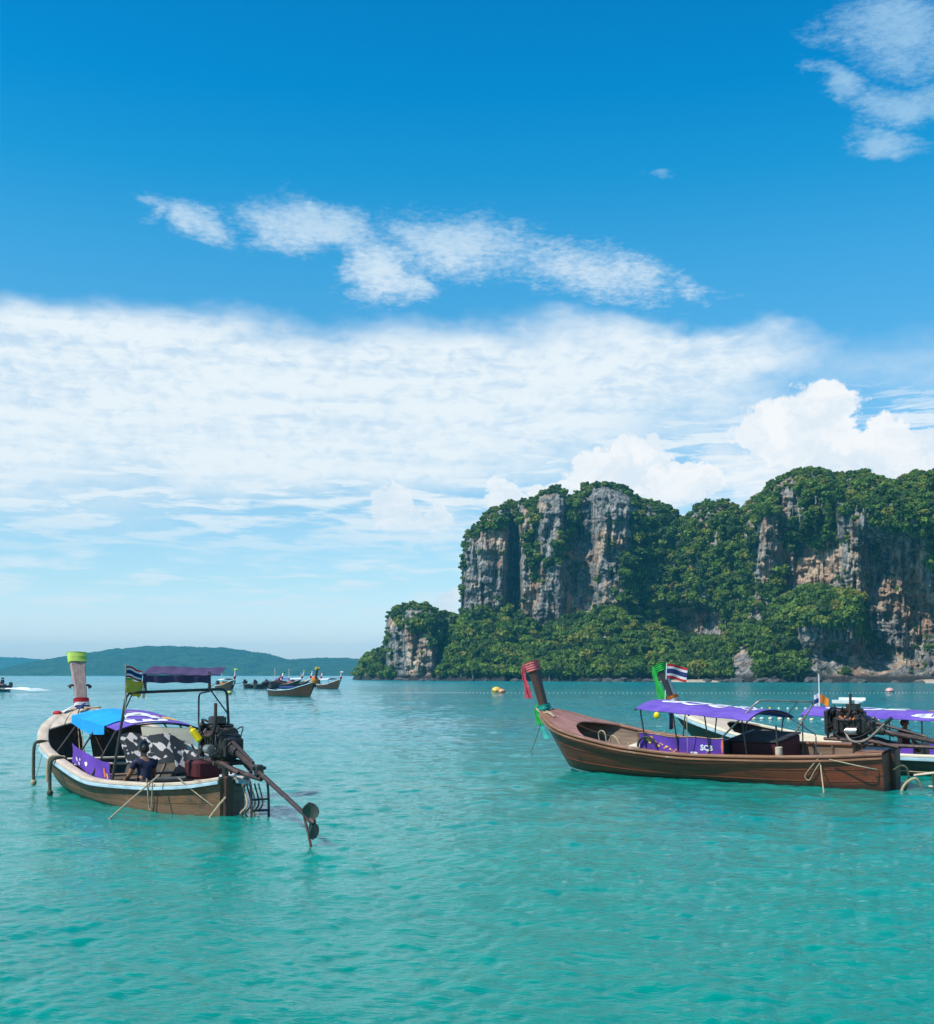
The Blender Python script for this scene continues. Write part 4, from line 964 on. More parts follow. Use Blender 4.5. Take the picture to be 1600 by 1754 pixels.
def make_motor(label, mtx, shaft_end, gun='right', skew=0.0, accent=None, long_shaft=True, tiller=None, frame_col=None, seed=1, exhaust=-.22):
    """car engine on a swivel with its long propeller shaft. x forward, z up, origin at the swivel on the stern"""
    rs = random.Random(seed); t = thing('longtail_motor', label, 'boat engine', mtx)
    I, Sx = M['black_iron'], M['steel']
    b = MB(); b.box((.10, 0, .38), (.62, .34, .30), bev=.03); b.box((.10, 0, .20), (.50, .26, .12), bev=.03, taper=1.1); b.box((.12, -.02, .56), (.52, .20, .12), bev=.02)
    for k in range(5): b.box((-.10 + k * .10, .185, .38), (.035, .04, .24), bev=.008)
    b.build('engine_block', I, t)
    b = MB(); b.box((.12, -.02, .645), (.44, .15, .06), bev=.02)
    for k in range(4): b.cyl((-.03 + k * .10, -.02, .67), (-.03 + k * .10, -.02, .70), .016, 8)
    b.build('valve_cover', accent or Sx, t)
    b = MB(); b.cyl((.02, .12, .68), (.02, .12, .77), .13, 20); b.cyl((.02, .12, .77), (.02, .12, .785), .10, 20); b.tube([(.02, .12, .70), (.1, .02, .66)], .04, 8); b.build('air_filter', M['black_paint'], t)
    b = MB(); b.box((.50, 0, .44), (.07, .46, .44), bev=.015)
    for k in range(11): b.box((.542, 0, .26 + k * .035), (.012, .40, .010))
    b.build('radiator', I, t)
    b = MB(); b.torus((.455, 0, .44), .19, .012, 'x', 24, 6)
    for k in range(5):
        a = k * 2 * math.pi / 5; b.box((.44, math.cos(a) * .10, .44 + math.sin(a) * .10), (.012, .055, .16), rot=Matrix.Rotation(a - math.pi / 2, 3, 'X') @ Matrix.Rotation(.5, 3, 'Z'))
    b.cyl((.42, 0, .44), (.46, 0, .44), .04, 12); b.build('fan', Sx, t)
    b = MB(); b.cyl((-.08, .24, .30), (.12, .24, .30), .07, 14); b.cyl((.12, .24, .30), (.15, .24, .30), .04, 12); b.build('alternator', M['alloy'], t)
    b = MB(); b.tube(catmull([(.25, .22, .50), (.05, .27, .50), (exhaust + .1, .26, .52), (exhaust + .02, .24, .66), (exhaust, .24, .98)], 18), .024, 10); b.build('exhaust_pipe', M['rust'], t)
    b = MB()
    for k in range(4): b.tube(catmull([(-.05 + k * .1, .10, .52), (-.05 + k * .1, .2, .55), (.0 + k * .05, .24, .50)], 6), .022, 8)
    b.build('manifold', accent or M['rust'], t)
    b = MB(); b.cyl((-.34, 0, .31), (-.18, 0, .36), .12, 14, .15); b.box((-.30, 0, .33), (.08, .30, .28), bev=.02); b.cyl((-.50, 0, .27), (-.34, 0, .31), .08, 12, .10); b.cyl((-.66, 0, .22), (-.50, 0, .27), .055, 12); b.build('gearbox', I, t)
    b = MB()
    for y in (-.16, .16):
        b.tube([(.58, y, .13), (-.30, y, .11), (-.75, y * .6, .0)], .032, 4)
        b.tube([(.5, y, .13), (.5, y, .62)], .022, 6)
    b.tube([(.5, -.16, .62), (.5, .16, .62)], .022, 6); b.tube([(.1, -.16, .13), (.1, .16, .13)], .03, 4); b.tube([(-.3, -.16, .11), (-.3, .16, .11)], .03, 4)
    b.build('engine_cradle', frame_col or M['rust'], t)
    b = MB(); b.cyl((0, 0, -.28), (0, 0, .10), .05, 12); b.cyl((0, 0, .02), (0, 0, .08), .11, 16); b.tube([(0, -.19, .10), (0, .19, .10)], .035, 8); b.build('swivel_post', Sx, t)
    # hoses and wires
    for k, pth in enumerate([[(.48, .12, .60), (.38, .22, .72), (.2, .1, .66)], [(.48, -.12, .28), (.36, -.26, .24), (.2, -.18, .34)], [(-.1, .15, .62), (-.25, .25, .45), (-.3, .18, .25)],
                              [(.3, -.18, .5), (.1, -.3, .62), (-.1, -.2, .5), (-.2, -.15, .4)], [(.4, .2, .3), (.2, .32, .18), (-.1, .3, .2), (-.3, .2, .3)]]):
        MB().tube(catmull(pth, 14), .018 if k < 2 else .010, 6).build('hose', M['black_paint'], t)
    # clutter bolted and tied on round the block
    for k in range(16):
        ang = rs.uniform(0, 6.28); bx = Vector((rs.uniform(-.25, .45), .19 * math.copysign(1, math.sin(ang)) + rs.uniform(-.03, .05), rs.uniform(.16, .66)))
        q = MB()
        if k % 3 == 0: q.cyl(bx, bx + Vector((rs.uniform(.04, .10), rs.uniform(-.03, .03), rs.uniform(-.04, .06))), rs.uniform(.02, .04), 8)
        elif k % 3 == 1: q.box(bx, (rs.uniform(.04, .12), rs.uniform(.03, .07), rs.uniform(.04, .10)), rot=Euler((rs.uniform(-.4, .4), rs.uniform(-.4, .4), rs.uniform(-.4, .4))).to_matrix(), bev=.008)
        else: q.tube(catmull([bx, bx + Vector((rs.uniform(-.15, .15), rs.uniform(-.05, .08), rs.uniform(-.12, .12))), bx + Vector((rs.uniform(-.3, .3), rs.uniform(-.1, .1), rs.uniform(-.2, .2)))], 8), .008, 5)
        q.build(('fitting', 'bracket', 'cable')[k % 3], (Sx, I, M['black_paint'], M['rust'], I)[rs.randrange(5)], t)
    # tiller
    tl = tiller or [(.35, -.16, .35), (.75, -.25, .30), (1.10, -.30, .40)]
    MB().tube(catmull(tl, 16), .022, 8).build('tiller_bar', M['pipe_pale'] if tiller else M['rust'], t)
    a, c = Vector(tl[-1]), Vector(tl[-2]); d = (a - c).normalized(); MB().cyl(a - d * .02, a + d * .14, .032, 10).build('tiller_grip', M['black_paint'], t)
    # shaft
    E = Vector(shaft_end); A0 = Vector((-.55, 0, .25)); n1 = (E - A0).normalized()
    MB().tube([A0, A0 + (E - A0) * .30, A0 + (E - A0) * .32, E - n1 * .12], [.048, .046, .034, .030], 10).build('shaft_tube', M['rust'], t)
    MB().tube([(-.2, 0, .02), A0.lerp(E, .34) - Vector((0, 0, .07))], [.045, .03], 6).build('shaft_brace', M['rust'], t)
    MB().tube([(-.35, .02, .42), A0.lerp(E, .22) + Vector((0, 0, .06))], [.03, .02], 6).build('shaft_stay', M['rust'], t)
    b = MB(); s1 = A0.lerp(E, .30); b.box(s1 + Vector((0, 0, .02)), (.10, .12, .16), bev=.02); b.cyl(s1 + Vector((0, -.10, .05)), s1 + Vector((0, .10, .05)), .025, 8); b.build('shaft_bearing', Sx, t)
    # propeller: hub and two round blades
    hub = bpy.data.objects.new('propeller', None); COL.objects.link(hub); hub.parent = t
    q = n1.to_track_quat('X', 'Z'); hub.matrix_local = Matrix.Translation(E) @ q.to_matrix().to_4x4() @ Matrix.Rotation(R(skew), 4, 'X')
    MB().tube([(-.14, 0, 0), (-.08, 0, 0), (.06, 0, 0), (.10, 0, 0)], [.030, .042, .040, .012], 10).build('hub', M['rust'], hub)
    for sgn in (1, -1):
        rows = []
        for i in range(9):
            r_ = i / 8; wd = .008 + .100 * math.sin(math.pi * min(1, .10 + .86 * r_)) ** .75; z = .03 + .205 * r_; tw = R(52 - 30 * r_)
            rr = []
            for j in range(7):
                a = -1 + j / 3; rr.append(Vector((a * wd * math.sin(tw) + .02 * a * a, a * wd * math.cos(tw), z)))
            rows.append(rr)
        def fn(u, v, rows=rows):
            i = min(int(u * 8), 7); j = min(int(v * 6), 5); fu, fv = u * 8 - i, v * 6 - j
            return rows[i][j].lerp(rows[i + 1][j], fu).lerp(rows[i][j + 1].lerp(rows[i + 1][j + 1], fu), fv)
        ob = MB().sheet(fn, 8, 6, .012).build('blade', M['bronze'], hub, angle=50)
        if sgn < 0: ob.matrix_local = Matrix.Rotation(math.pi, 4, 'X')
    # skeg below the propeller
    down = Vector((n1.x * .3, n1.y * .3, -1)).normalized(); s0 = A0.lerp(E, .90)
    s2 = E + Vector((0, 0, -.34)) + n1 * .05
    MB().tube([s0, s0.lerp(s2, .55), s2 - n1 * .05], [.016, .018, .018], 6).build('skeg', M['rust'], t)
    MB().tube([s2 - n1 * .05, s2 + n1 * .10 - Vector((0, 0, .04)), s2 + n1 * .16 - Vector((0, 0, .09))], [.03, .028, .012], 8).build('skeg_foot', Sx, t)
    MB().tube([E - n1 * .04 - Vector((0, 0, .02)), s0.lerp(s2, .62)], .010, 6).build('skeg_stay', M['rust'], t)
    return t
def make_person(label, mtx, shirt, shorts, seat_z=0.0, arms='knees'):
    """seated adult, origin on the seat under the hips, facing +x"""
    t = thing('person', label, 'person', mtx)
    def skin(name, pts, edges, rad, m, root=0, sub=2):
        me = bpy.data.meshes.new(name); me.from_pydata(pts, edges, []); me.materials.append(m)
        o = bpy.data.objects.new(name, me); COL.objects.link(o); o.parent = t
        md = o.modifiers.new('skin', 'SKIN'); md.use_smooth_shade = True
        for i, v in enumerate(me.skin_vertices[0].data):
            r = rad[i]; v.radius = r if isinstance(r, tuple) else (r, r)
        me.skin_vertices[0].data[root].use_root = True
        ss = o.modifiers.new('sub', 'SUBSURF'); ss.levels = sub; ss.render_levels = sub
        return o
    P = [(0, 0, .10), (0.0, 0, .26), (.01, 0, .40), (.02, 0, .50), (.03, 0, .575), (.045, 0, .66), (.06, 0, .75), (.06, 0, .80)]
    Rr = [(.15, .12), (.14, .10), (.15, .11), (.10, .08), (.05, .052), (.062, .065), (.082, .075), (.05, .05)]
    Ed = [(i, i + 1) for i in range(7)]
    for sd in (1, -1):
        o = len(P); P += [(.02, sd * .17, .48), (.10, sd * .25, .24), (.30, sd * .22, .14), (.38, sd * .20, .12)]; Rr += [.055, .045, .034, .026]
        Ed += [(3, o), (o, o + 1), (o + 1, o + 2), (o + 2, o + 3)]
        for k, (dy, ln) in enumerate(((-.030, .075), (-.012, .09), (.008, .085), (.026, .07))):
            q = len(P); P += [(.38 + ln * .6, sd * .20 + dy, .115), (.38 + ln, sd * .20 + dy, .085)]; Rr += [.0095, .008]; Ed += [(o + 3, q), (q, q + 1)]
        q = len(P); P += [(.40, sd * (.20 - .045), .10)]; Rr += [.010]; Ed += [(o + 3, q)]
        o = len(P); P += [(.02, sd * .09, .08), (.42, sd * .17, .10), (.46, sd * .17, -.30), (.56, sd * .17, -.33)]; Rr += [(.09, .085), .058, .040, (.03, .035)]
        Ed += [(0, o), (o, o + 1), (o + 1, o + 2), (o + 2, o + 3)]
    skin('body', P, Ed, Rr, M['skin'])
    # shirt and shorts follow the body
    P = [(0, 0, .08), (0.0, 0, .26), (.01, 0, .40), (.02, 0, .50), (.025, 0, .545)]; Rr = [(.165, .135), (.158, .118), (.168, .128), (.125, .10), (.065, .065)]; Ed = [(i, i + 1) for i in range(4)]
    for sd in (1, -1): o = len(P); P += [(.02, sd * .175, .485), (.065, sd * .222, .35)]; Rr += [.072, .062]; Ed += [(3, o), (o, o + 1)]
    skin('shirt', P, Ed, Rr, shirt)
    P = [(0, 0, .07)]; Rr = [(.16, .125)]; Ed = []
    for sd in (1, -1): o = len(P); P += [(.05, sd * .09, .085), (.36, sd * .165, .105)]; Rr += [(.105, .10), .078]; Ed += [(0, o), (o, o + 1)]
    skin('shorts', P, Ed, Rr, shorts)
    b = MB(); b.ball((.035, 0, .765), (.098, .088, .095), 18, 12); b.ball((-.005, 0, .72), (.075, .080, .09), 14, 10); b.build('hair', M['hair'], t)
    for sd in (1, -1):
        MB().ball((.045, sd * .083, .715), (.018, .012, .03), 8, 6).build('ear', M['skin'], t)
        MB().ball((.125, sd * .032, .735), (.010, .014, .009), 8, 6).build('eye', M['white_plastic'], t)
    MB().tube([(.125, 0, .74), (.148, 0, .705), (.128, 0, .695)], [.009, .016, .010], 8).build('nose', M['skin'], t)
    MB().tube([(.125, -.022, .670), (.132, 0, .668), (.125, .022, .670)], .006, 6).build('mouth', M['pink_wood'], t)
    return t
def boat_matrix(ax, ay, heading, roll=0.0, z=0.0, pitch=0.0):
    """heading: unit vector (x, y) the bow points along"""
    return T(ax, ay, z) @ RZ(math.atan2(heading[1], heading[0])) @ Matrix.Rotation(R(roll), 4, 'X') @ Matrix.Rotation(R(pitch), 4, 'Y')
# ================================================================== BOAT ON THE LEFT (seen from astern)
BL = boat_matrix(-3.935, 19.107, (-.5426, .84), roll=.45)
def left_boat():
    t = thing('longtail_boat', 'weathered brown long-tail boat with cream rim seen from astern, lime cloth on its prow', 'boat', BL)
    K = [0, .5, 1.5, 3, 4.6, 6, 7.2, 8.2, 9.1]
    H = Hull(9.1, list(zip(K, [.12, .494, .922, 1.329, 1.477, 1.503, 1.296, .807, .103])), list(zip(K, [.58, .48, .40, .375, .561, .78, 1.079, 1.342, 1.541])),
             list(zip(K, [.9, .93, .96, .86, .76, .63, .55, .45, .3])), rake=1.2, fp=.45)
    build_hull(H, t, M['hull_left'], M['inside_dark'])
    rail(H, t, M['cream'], .0, 9.05, .20, .05, out=.05, name='gunwale_rail')
    rail(H, t, M['blue_rail'], .0, 8.9, .05, .055, out=.075, up=-.062, name='rubbing_strake')
    planks_across(H, t, M['cream'], 7.25, 9.0, up=.055, n=7, aft_arc=.45, inset=.16)
    ribs(H, t, M['inside_wood'], [1.2, 2.0, 2.8, 3.6, 4.4, 5.2, 6.0, 6.7])
    floorboards(H, t, M['inside_wood'], .9, 6.6)
    for x in (3.2, 4.2, 5.2, 6.1): thwart(H, t, M['cream_pale'] if x in (5.2, 6.1) else M['inside_wood'], x, drop=.12 + .1 * (x > 5.5))
    for q in (.30, .58):
        for side in (1, -1): MB().tube([H.pt(x, q, side) for x in [.05 + .22 * k for k in range(38)]], .007, 5).build('strake', M['hull_left'], t)
    # stern post and knees
    MB().box((-.04, 0, .22), (.10, .13, .84), bev=.02).build('stern_post', M['dark_wood'], t)
    MB().box((.42, 0, .53), (.34, .74, .05), bev=.02).build('stern_board', M['inside_wood'], t)
    P, rows = prow(t, M['grey_wood'], [(8.72, 0, 1.15), (8.96, 0, 1.55), (9.10, 0, 1.92), (9.28, 0, 2.34), (9.48, 0, 2.80)], [.26, .25, .26, .31, .37], [.16, .14, .12, .11, .11])
    wrap_band(t, M['lime_cloth'], rows, 15.9, 18, grow=.03, name='prow_cap_cloth')
    wrap_band(t, M['red_cloth'], rows, 5.6, 6.9, grow=.035, name='red_sash')
    wrap_band(t, M['white_cloth'], rows, 4.7, 5.7, grow=.040, name='white_sash', folds=.004)
    wrap_band(t, M['navy_cloth'], rows, 3.8, 4.6, grow=.045, name='blue_sash')
    strip(t, M['white_cloth'], [(8.8, .10, 1.66), (8.62, .34, 1.56), (8.40, .56, 1.46)], .10, .16, side=Vector((1, 0, 0)))
    strip(t, M['navy_cloth'], [(8.75, -.02, 1.65), (8.55, .12, 1.60), (8.3, .26, 1.54)], .10, .12, side=Vector((.8, .5, 0)))
    MB().ball((8.38, .68, 1.44), (.11, .10, .06), 10, 6).build('red_bow', M['red_cloth'], t)
    for s_ in (1, -1): MB().tube([(9.16, s_ * .12, 2.05), (9.15, s_ * .19, 2.06), (9.17, s_ * .24, 2.01)], [.02, .03, .05], 8).build('mooring_cleat', M['dark_wood'], t)
    MB().torus((8.45, -.1, 1.56), .17, .020, 'z', 20, 6).build('deck_ring', M['rope'], t)
    # awning on hoops
    fn = canopy(t, M['purple'], 3.45, 6.0, .80, 1.27, 1.44, .14, hwf=.92)
    on_sheet(fn, 'SCB', .72, .08, .80, .30, t, M['print_white'], along='v' if False else 'u', bold=.04)
    blot(fn, .80, .40, .07, .10, t, M['print_yellow'], seed=1); blot(fn, .42, .18, .06, .10, t, M['print_yellow'], seed=2); blot(fn, .30, .90, .05, .06, t, M['print_white'], seed=3); blot(fn, .60, .22, .05, .07, t, M['print_orange'], seed=5)
    for x in (3.5, 4.7, 5.9):
        z = 1.27 + (x - 3.45) * .0667; hoop = [Vector((x, .80 * a, z + .13 * (1 - abs(a) ** 2.3) - .03)) for a in [k / 8 - 1 for k in range(17)]]
        MB().tube(hoop, .016, 6).build('canopy_hoop', M['pipe_dark'], t)
        for s_ in (1, -1): post(t, M['pipe_dark'], (x, s_ * .80, z - .02), (x, s_ * min(1.28, H.b(x) - .12), H.s(x) - .02), .018, 'canopy_post')
    # azure tarpaulin thrown over the forward port quarter of the awning
    def az_fn(u, v):
        x = 4.05 + 1.98 * u; k = v * 1.3; q = (x - 3.45) / 2.55
        inner = .05 + .55 * (1 - u) ** 1.5; tt = inner + (1 - inner) * min(k, 1.0)
        w_ = .80 + .12 * q; z = 1.27 + .17 * q + .14 * (1 - abs(tt) ** 2.3) + .024; y = tt * w_
        if k > 1: y = w_ + .04 + .02 * math.sin(u * 9); z -= (k - 1) * (.55 + .30 * math.sin(math.pi * min(u * 1.1, 1)))
        return (x, y, z + .006 * math.sin(u * 11 + v * 5))
    MB().sheet(az_fn, 26, 18, .008).build('azure_tarpaulin', M['azure'], t, angle=60)
    # side banner inside the port rim
    def ban(u, v):
        x = 4.75 - 1.95 * u; return (x, H.b(x) - .20 - .02 * math.sin(u * 9 + v * 3), H.s(x) + .03 + (.36 - .05 * u) * v)
    MB().sheet(ban, 24, 6, .008).build('side_banner', M['purple_banner'], t, angle=60)
    for (u, v, r1, r2, mm) in ((.16, .35, .035, .12, 'print_white'), (.24, .22, .03, .1, 'print_white'), (.30, .5, .02, .08, 'print_white'), (.46, .45, .03, .12, 'print_white'), (.88, .35, .03, .3, 'print_orange'), (.94, .2, .02, .2, 'print_yellow')):
        blot(ban, u, v, r1, r2, t, M[mm], seed=int(u * 100)); blot(ban, u, v, r1, r2, t, M[mm], seed=int(u * 100), flip=True, lift=.018)
    # black-and-white cloths hung under the aft edge of the awning
    def pat(u, v): return (3.40 - .55 * v + .05 * math.sin(u * 8), .78 - 1.25 * u, 1.20 - .50 * v + .03 * math.sin(u * 11) - .10 * abs(u - .35))
    MB().sheet(pat, 24, 10, .01).build('patterned_cloth', M['pattern'], t, angle=60)
    def pat2(u, v): return (2.70 - .35 * v + .06 * math.sin(u * 6), .02 - .60 * u, .98 - .46 * v - .10 * u + .03 * math.sin(u * 9))
    MB().sheet(pat2, 18, 8, .01).build('patterned_cloth', M['pattern'], t, angle=60)
    def crm(u, v): return (3.46 - .10 * v, .35 - 1.00 * u, 1.32 - .16 * v * (1 + u) - .04 * u)
    MB().sheet(crm, 14, 5, .01).build('cream_cloth', M['cream_pale'], t, angle=60)
    MB().box((2.35, -.50, .58), (.5, .62, .34), rot=Matrix.Rotation(.2, 3, 'Z'), bev=.05).build('engine_box', M['maroon_cloth'], t)
    MB().box((2.5, -.05, .26), (.50, 1.6, .34), bev=.03).build('stern_locker', M['black_paint'], t)
    # stern frame
    PD = M['pipe_dark']
    pipe(t, PD, [(2.55, 1.14, .40), (2.36, .95, 1.97), (2.5, -.96, 2.04), (2.40, -1.02, .42)], .026)
    pipe(t, PD, [(3.05, -.62, 1.36), (3.05, -.62, 1.95), (2.45, -.66, 2.01)], .018, 'frame_stay')
    post(t, PD, (2.38, .84, 1.96), (2.36, .98, 1.66), .012, 'frame_stay'); post(t, PD, (2.48, -.66, 1.99), (2.44, -.96, 1.58), .014, 'frame_stay')
    for y, z in ((.60, 2.30), (-.60, 2.36)): post(t, PD, (2.42, y, 1.99), (2.46, y, z), .03, 'roof_strut')
    def rf(u, v): return (2.36 + .70 * v, .68 - 1.45 * u - .38 * v, 2.30 + .145 * v + .006 * math.sin(u * 30) + .012 * math.sin(u * 7))
    MB().sheet(rf, 40, 6, .012).build('roof_sheet', M['purple_dark'], t, angle=60)
    def vl(u, v): return (2.37 + .02 * math.sin(u * 21), .66 - 1.26 * u, 2.285 - .135 * v + .008 * math.sin(u * 17) * v)
    MB().sheet(vl, 40, 4, .010).build('roof_valance', M['purple_dark'], t, angle=60)
    # things in the stern
    MB().cyl((1.6, -.62, .15), (1.6, -.62, .52), .13, 14).build('oil_drum', M['white_plastic'], t)
    return t, H
LB, LH = left_boat()
ENL = BL @ T(.12, -.02, .74) @ Matrix.Scale(1.12, 4)
mo = make_motor('grimy black car engine with a yellow jug, its long shaft reaching out over the water', ENL, (-3.56, .29, -.36), skew=12, tiller=[(-.15, -.10, .34), (.3, -.22, .42), (.55, -.30, .46)])
def child_world(parent_m, x, y, z): return parent_m @ T(x, y, z)
# ---------------------------------------------------------------- loose things on and around the left boat
def left_things():
    b = MB(); b.box((0, 0, .16), (.16, .12, .30), bev=.03); b.cyl((0, 0, .30), (0, 0, .35), .03, 10); b.tube([(-.05, 0, .31), (-.05, 0, .37), (.04, 0, .37)], .012, 6)
    b.build('jug', M['yellow_plastic']); o = bpy.context.scene.collection.objects[-1]
    o = [q for q in COL.objects if q.name == 'jug'][0]; o.matrix_world = ENL @ T(.30, .27, .40) @ Matrix.Rotation(R(20), 4, 'Y') @ Matrix.Rotation(R(-30), 4, 'X') @ Matrix.Scale(.72, 4)
    props(o, 'bright yellow plastic jug tied against the black engine', 'jug')
    make_person('dark haired person in a navy shirt sitting in the shade of the awning, back turned', BL @ T(2.42, .60, .26) @ RZ(R(12)), M['night_cloth'], M['black_cloth'])
    # flags on one thin pole lashed to the stern frame
    t = thing('flagpole', 'thin pale pole with a national flag above a torn yellow flag on the stern frame', 'flag', BL @ T(2.32, .98, 1.58))
    MB().cyl((0, 0, 0), (0, 0, .90), .013, 8).build('pole', M['pipe_pale'], t)
    flag(t, THAI(), .34, .20, wave=.03, droop=.22, dirn=(.35, -.9, 0), anchor=(0, 0, .86))
    def yf(u, v): return (.10 * u + .03 * math.sin(v * 7), -.36 * u * (1 - .25 * v) , .64 - .10 * u * u - .26 * v + .02 * math.sin(u * 9))
    MB().sheet(yf, 14, 8, .005).build('flag_cloth', M['yellow_cloth'], t, angle=70)
    MB().sheet(lambda u, v: (.0 + .05 * u, -.16 * u, .655 - .03 * v), 5, 2, .005).build('green_strip', M['green_cloth'], t)
    MB().sheet(lambda u, v: (.10 + .02 * math.sin(v * 8), -.33 - .05 * u, .62 - .33 * v), 4, 8, .005).build('loose_ribbon', M['cream_pale'], t, angle=70)
    # hanging ropes used as fenders
    for k, (x, ln, mtl, lab) in enumerate(((6.35, .78, 'rope_dark', 'weedy rope fender hanging from the bow rail with a pale frayed knot'), (4.95, .62, 'rope_dark', 'thick dark rope fender hanging to the water beside a coil of pale rope'))):
        p = LH.rim(x, 1, .10, .03); t = thing('rope_fender', lab, 'fender', BL @ Matrix.Translation(p), 'rope fenders over the port rail')
        MB().tube(catmull([(.12, -.28, .02), (.05, -.12, .045), (0, .0, .03), (0, .045, -.08), (.01, .05, -ln * .6), (-.01, .05, -ln)], 18), .034, 8).build('rope', M[mtl], t)
        MB().ball((-.01, .05, -ln), (.06, .06, .07), 10, 7).build('knot', M['rope'] if k == 0 else M[mtl], t)
        if k: MB().tube(catmull([(.10, -.25, .05), (.10, .02, .06), (.11, .07, -.15), (.10, .07, -.42), (.13, .07, -.2), (.14, .03, .04)], 20), .028, 8).build('rope_coil', M['rope'], t)
    def mooring(label, pts, r=.012, m='rope', name='mooring_rope'):
        o = rope_curve(pts, r).build(name, M[m]); props(o, label, 'rope'); return o
    w = lambda x, y, z: BL @ Vector((x, y, z))
    e = at(172, 1406, 0); mooring('pale rope slanting from the port rail of the cream rimmed boat into the sea', [w(.95, LH.b(.95) + .10, .62), (w(.95, LH.b(.95) + .10, .62) + e) / 2 + Vector((0, 0, -.04)), e + Vector((0, 0, -.1))], .014)
    mooring('doubled pale rope loop hanging down the weathered brown hull side', [w(1.25, LH.b(1.25) + .10, .55), w(1.22, LH.b(1.25) + .08, .25), w(1.28, LH.b(1.25) + .04, .02), w(1.18, LH.b(1.2) + .05, .10), w(1.12, LH.b(1.1) + .10, .50)], .012)
    mooring('pale cord across the port quarter down to the stern post', [w(.55, LH.b(.55) + .11, .60), w(.25, LH.b(.25) + .04, .30), w(.02, LH.b(.02) - .06, .05)], .011)
    mooring('pale frayed line looped from stern post to the waterline', [w(-.08, .05, .30), w(-.12, .18, .18), w(-.10, .30, .02), w(-.08, .36, -.08)], .018)
    e = at(60, 1330, 0); mooring('faint thin line running from the bow to the left into the sea', [w(7.2, 1.22, .95), (w(7.2, 1.2, .95) + e) / 2 - Vector((0, 0, .08)), e + Vector((0, 0, -.1))], .006)
    # lines standing inside the bow
    for k, (a, b_) in enumerate((((6.9, .55, 1.3), (6.2, .62, .25)), ((6.25, .80, 1.42), (5.35, .95, .45)), ((6.15, .74, 1.40), (5.3, .90, .42)))):
        mooring(('slack line dropping into the dark bow', 'line from the awning corner to the purple banner', 'second line from the awning corner to the purple banner')[k], [w(*a), (w(*a) + w(*b_)) / 2, w(*b_)], .006)
    # ladder and weedy ropes behind the stern
    t = thing('boarding_ladder', 'dark iron boarding ladder with weedy ropes at the stern of the cream rimmed boat', 'ladder', BL @ T(-.10, -.42, .55))
    for y in (-.16, .14): MB().tube(catmull([(.05, y, .05), (-.18, y, .02), (-.26, y, -.25), (-.28, y, -.72)], 14), .022, 8).build('ladder_rail', M['pipe_dark'], t)
    for z in (-.28, -.46, -.62): MB().cyl((-.27, -.16, z), (-.27, .14, z), .018, 8).build('rung', M['pipe_dark'], t)
    for k in range(5): MB().tube(catmull([(.02, -.1 + k * .07, -.05), (-.12 - .03 * k, -.12 + .08 * k, -.35), (-.05 * k, -.1 + .10 * k, -.50), (-.16, -.05 + k * .06, -.60)], 12), .016, 6).build('tangled_rope', M['rope_dark'] if k % 2 else M['rope'], t)
left_things()

